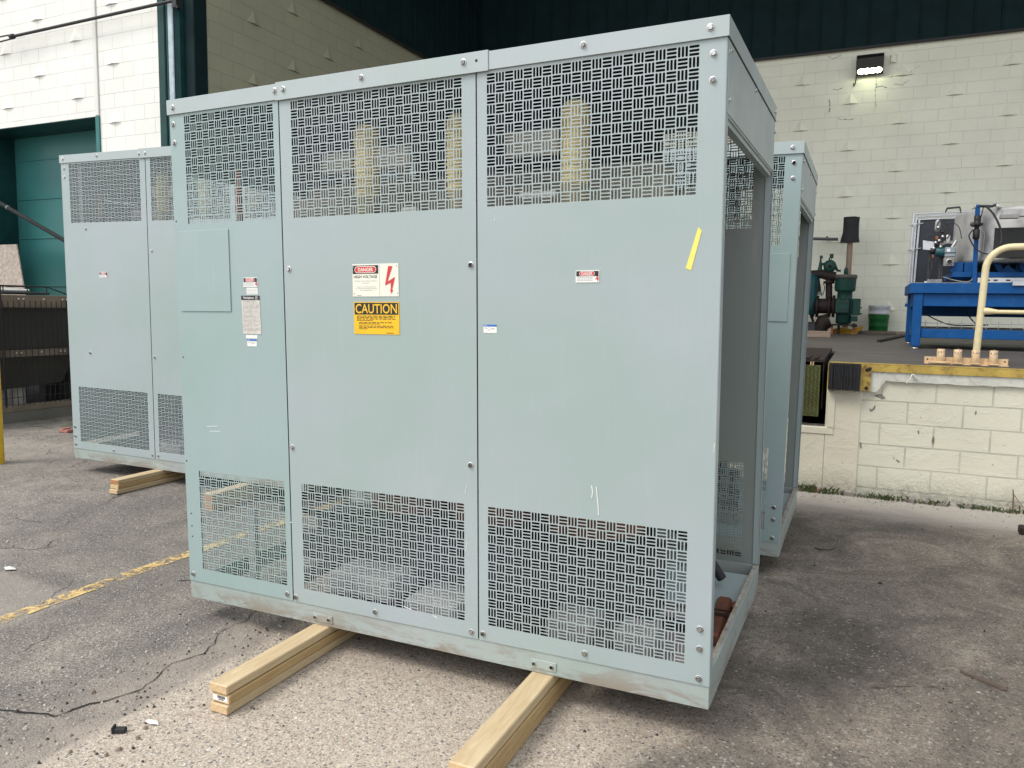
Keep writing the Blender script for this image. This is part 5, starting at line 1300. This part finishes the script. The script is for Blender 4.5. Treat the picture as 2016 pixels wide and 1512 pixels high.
# loose bark-like timber scraps behind the crate
mb = MB(); rr = random.Random(4)
for k in range(16):
    x = -9.9+rr.uniform(-.2, .9); mb.beam((x, 7.05+rr.uniform(0, .1), .0), (x+rr.uniform(-.1, .1), 7.3, rr.uniform(.4, .62)), .06, .03, PLANKW)
sp = mb.build('scrap_timber'); tag(sp, 'scrap timber pieces leaning against the garage door behind the mesh crate', 'scrap wood')
# plywood leaning
YPL = 7.3
b = at(32, 481, y=YPL+.1); c = at(47, 570, y=YPL-.12); k = (b.z+.1)/(b.z-c.z); e = b+(c-b)*k
mb = MB(); w = 1.2
mb.poly([(b.x-w, b.y, b.z), (b.x, b.y, b.z), tuple(e), (e.x-w, e.y, e.z)], (0, 1, .15), .018, OLDW)
tag(mb.build('plywood_sheet', fix=True), 'weathered wood grained plywood sheet leaning at the left edge by the garage door', 'plywood')
# tie rod with turnbuckle
a = at(343, 1, y=YF-.12); b = at(24, 72, y=YF-.12); c = at(-60, 91, y=YF-.12)
tr = thing('tie_rod', 'black tie rod with a turnbuckle crossing the bright wall at upper left', 'tie rod', a)
mb = MB(); mb.tube([a, b], .020, BLACK, 10); d = (c-b).normalized(); e2 = b+d*.28
wb(mb, 'rod', tr)
mb = MB(); up = Vector((0, 0, 1)); mb.lathe([(0, -.04), (.032, -.04), (.038, 0), (.032, .04), (0, .04)], BLACK, b, 12, d)
mb.tube([b+up*.028, e2+up*.034, e2+d*.35+up*.03], .011, BLACK, 8); mb.tube([b-up*.028, e2-up*.034, e2+d*.35-up*.03], .011, BLACK, 8); wb(mb, 'turnbuckle', tr)
mb = MB(); mb.box(a.x-.02, a.x+.05, YF-.14, YF-.051, a.z-.09, a.z+.03, BLACK, .005); mb.beam(a, a+Vector((.06, 0, -.10)), .03, .03, BLACK); wb(mb, 'anchor_bracket', tr)
# slanting dark bar across the door
a, b = at(0, 400, y=7.35), at(128, 474, y=7.35); d = (b-a).normalized(); k = (gz(0, 7.3)-a.z)/d.z*.98
mb = MB(); mb.tube([a-d*1.2, a+d*k], .030, simple('bar_green', (.004, .008, .008), .85, 0, .2), 12); mb.lathe([(0, -.01), (.032, -.01), (.032, .01), (0, .01)], GREYD, a+d*.19, 12, d)
tag(mb.build('slanting_bar'), 'slanting dark metal bar in front of the teal garage door', 'metal bar')
# yellow bollard
p = at(-12, 921, z=0)
bo = thing('bollard', 'yellow steel bollard cut by the left edge of the photo', 'bollard', (p.x, p.y, 0))
mb = MB(); mb.lathe([(.085, 0), (.085, .98), (.075, 1.03), (.045, 1.07), (0, 1.08)], YELLOW, n=28); mb.build('post', bo)

# ------------------------------------------------------------------ weeds at the foot of the dock
WEED = simple('weed_green', (.055, .085, .022), .6, 0, .4, 40., 0); WEEDR = simple('weed_dry', (.20, .10, .045), .7, 0, .4, 40., 0)
mb = MB(); rr = random.Random(9)
clumps = [(-.42, .10, 40), (-.22, .06, 20), (.15, .05, 14), (.24, .07, 34), (.62, .06, 26), (.95, .05, 20), (1.15, .05, 26), (-.34, .08, 24), (1.5, .1, 40), (.45, .03, 10), (-.8, .08, 20)]
for cx_, s, n in clumps:
    for k in range(int(n*1.3)):
        x = cx_+rr.gauss(0, .05+s*.5); y = YF-.035-abs(rr.gauss(0, .025)); z = gz(x, y)
        h = s*rr.uniform(.25, 1.); a = rr.uniform(0, 6.28); lx, ly = math.cos(a)*h*.6, -abs(math.sin(a))*h*.5; w = rr.uniform(.004, .009)
        mt = WEEDR if (rr.random() < .07 or (cx_ > 1.4 and rr.random() < .5)) else WEED
        mb.add([(x-w/2, y, z), (x+w/2, y, z), (x+lx*.5+w, y+ly*.5, z+h*.7), (x+lx*.5-w, y+ly*.5, z+h*.7), (x+lx, y+ly, z+h)], [(0, 1, 2, 3), (3, 2, 4)], mt)
for k in range(60):
    x = rr.uniform(-9.3, -7.8); y = rr.gauss(5.75, .08); h = rr.uniform(.01, .03); a = rr.uniform(0, 6.28)
    mb.add([(x-.004, y, 0), (x+.004, y, 0), (x+math.cos(a)*h, y+math.sin(a)*h, h)], [(0, 1, 2)], WEED)
o = mb.build('weeds'); tag(o, 'small weeds growing along the foot of the dock wall', 'weeds', kind='stuff')
a = at(1986, 998, z=-.13); 
mb = MB(); mb.tube([(a.x, YF-.06, -.14), (a.x-.005, YF-.07, .0), (a.x-.01, YF-.06, .06)], .005, WEEDR, 6); mb.tube([(a.x-.003, YF-.06, .02), (a.x+.10, YF-.08, -.12)], .003, WEEDR, 5)
tag(mb.build('dry_stalk'), 'dry reddish weed stalk against the dock wall at the right edge', 'dry weed')
# broken strip of concrete at the wall foot
mb = MB(); rr = random.Random(21); FOOT = simple('broken_footing', (.22, .20, .175), .9, 0, .4, 9., .9, 25)
x = -.5
while x < 3.5:
    w = rr.uniform(.05, .16); h = rr.uniform(.01, .045); d = rr.uniform(.02, .07)
    P0 = [(x, YF-.013), (x+w, YF-.013), (x+w*rr.uniform(.7, .9), YF-.013-d), (x+w*rr.uniform(.1, .3), YF-.013-d*rr.uniform(.6, 1))]
    vs = [(a, b, -.16) for a, b in P0]+[(a, b, -.142+h*rr.uniform(.4, 1.)) for a, b in P0]
    mb.add(vs, [(0, 1, 5, 4), (1, 2, 6, 5), (2, 3, 7, 6), (3, 0, 4, 7), (4, 5, 6, 7)], FOOT); x += w*rr.uniform(.7, 1.5)
o = mb.build('concrete_rubble', fix=True); tag(o, 'crumbled concrete rubble along the foot of the dock wall', 'rubble', kind='stuff')

# ------------------------------------------------------------------ light
wd = bpy.data.worlds.new('World'); S.world = wd; wd.use_nodes = True; nt = wd.node_tree
sky = nt.nodes.new('ShaderNodeTexSky'); sky.sky_type = 'NISHITA'; sky.sun_disc = False
SD = Vector((-.50, -.56, 1.0)).normalized()
sky.sun_elevation = math.asin(SD.z); sky.sun_rotation = math.atan2(SD.x, SD.y); sky.dust_density = 3.; sky.altitude = 200
mx = nt.nodes.new('ShaderNodeMix'); mx.data_type = 'RGBA'; mx.inputs[0].default_value = .62; mx.inputs[7].default_value = (7.6, 7.9, 8.3, 1)
tc = nt.nodes.new('ShaderNodeTexCoord'); sx_ = nt.nodes.new('ShaderNodeSeparateXYZ'); nt.links.new(tc.outputs['Generated'], sx_.inputs[0])
mr = nt.nodes.new('ShaderNodeMapRange'); mr.inputs['From Min'].default_value = 0; mr.inputs['To Min'].default_value = .92; mr.inputs['To Max'].default_value = 1.30; nt.links.new(sx_.outputs[2], mr.inputs[0])
vm = nt.nodes.new('ShaderNodeVectorMath'); vm.operation = 'SCALE'; vm.inputs[0].default_value = (7.8, 7.9, 8.0); dp = nt.nodes.new('ShaderNodeVectorMath'); dp.operation = 'DOT_PRODUCT'; dp.inputs[1].default_value = (-.72, -.69, 0); nt.links.new(tc.outputs['Generated'], dp.inputs[0]); ma = nt.nodes.new('ShaderNodeMath'); ma.operation = 'MULTIPLY_ADD'; ma.inputs[1].default_value = .5; ma.inputs[2].default_value = .95; nt.links.new(dp.outputs['Value'], ma.inputs[0]); mm = nt.nodes.new('ShaderNodeMath'); mm.operation = 'MULTIPLY'; nt.links.new(ma.outputs[0], mm.inputs[0]); nt.links.new(mr.outputs[0], mm.inputs[1]); nt.links.new(mm.outputs[0], vm.inputs['Scale']); nt.links.new(vm.outputs[0], mx.inputs[7])
nt.links.new(sky.outputs[0], mx.inputs[6]); bg = nt.nodes['Background']; nt.links.new(mx.outputs[2], bg.inputs[0]); bg.inputs[1].default_value = .13
sl = bpy.data.lights.new('sun', 'SUN'); sl.energy = 1.3; sl.angle = math.radians(20); sl.color = (1, .96, .90)
so = bpy.data.objects.new('sun', sl); COL.objects.link(so); so.rotation_euler = SD.to_track_quat('Z', 'Y').to_euler()
S.view_settings.view_transform = 'Standard'; S.view_settings.look = 'None'; S.view_settings.exposure = .54; S.view_settings.gamma = 1
S.render.engine = 'CYCLES'
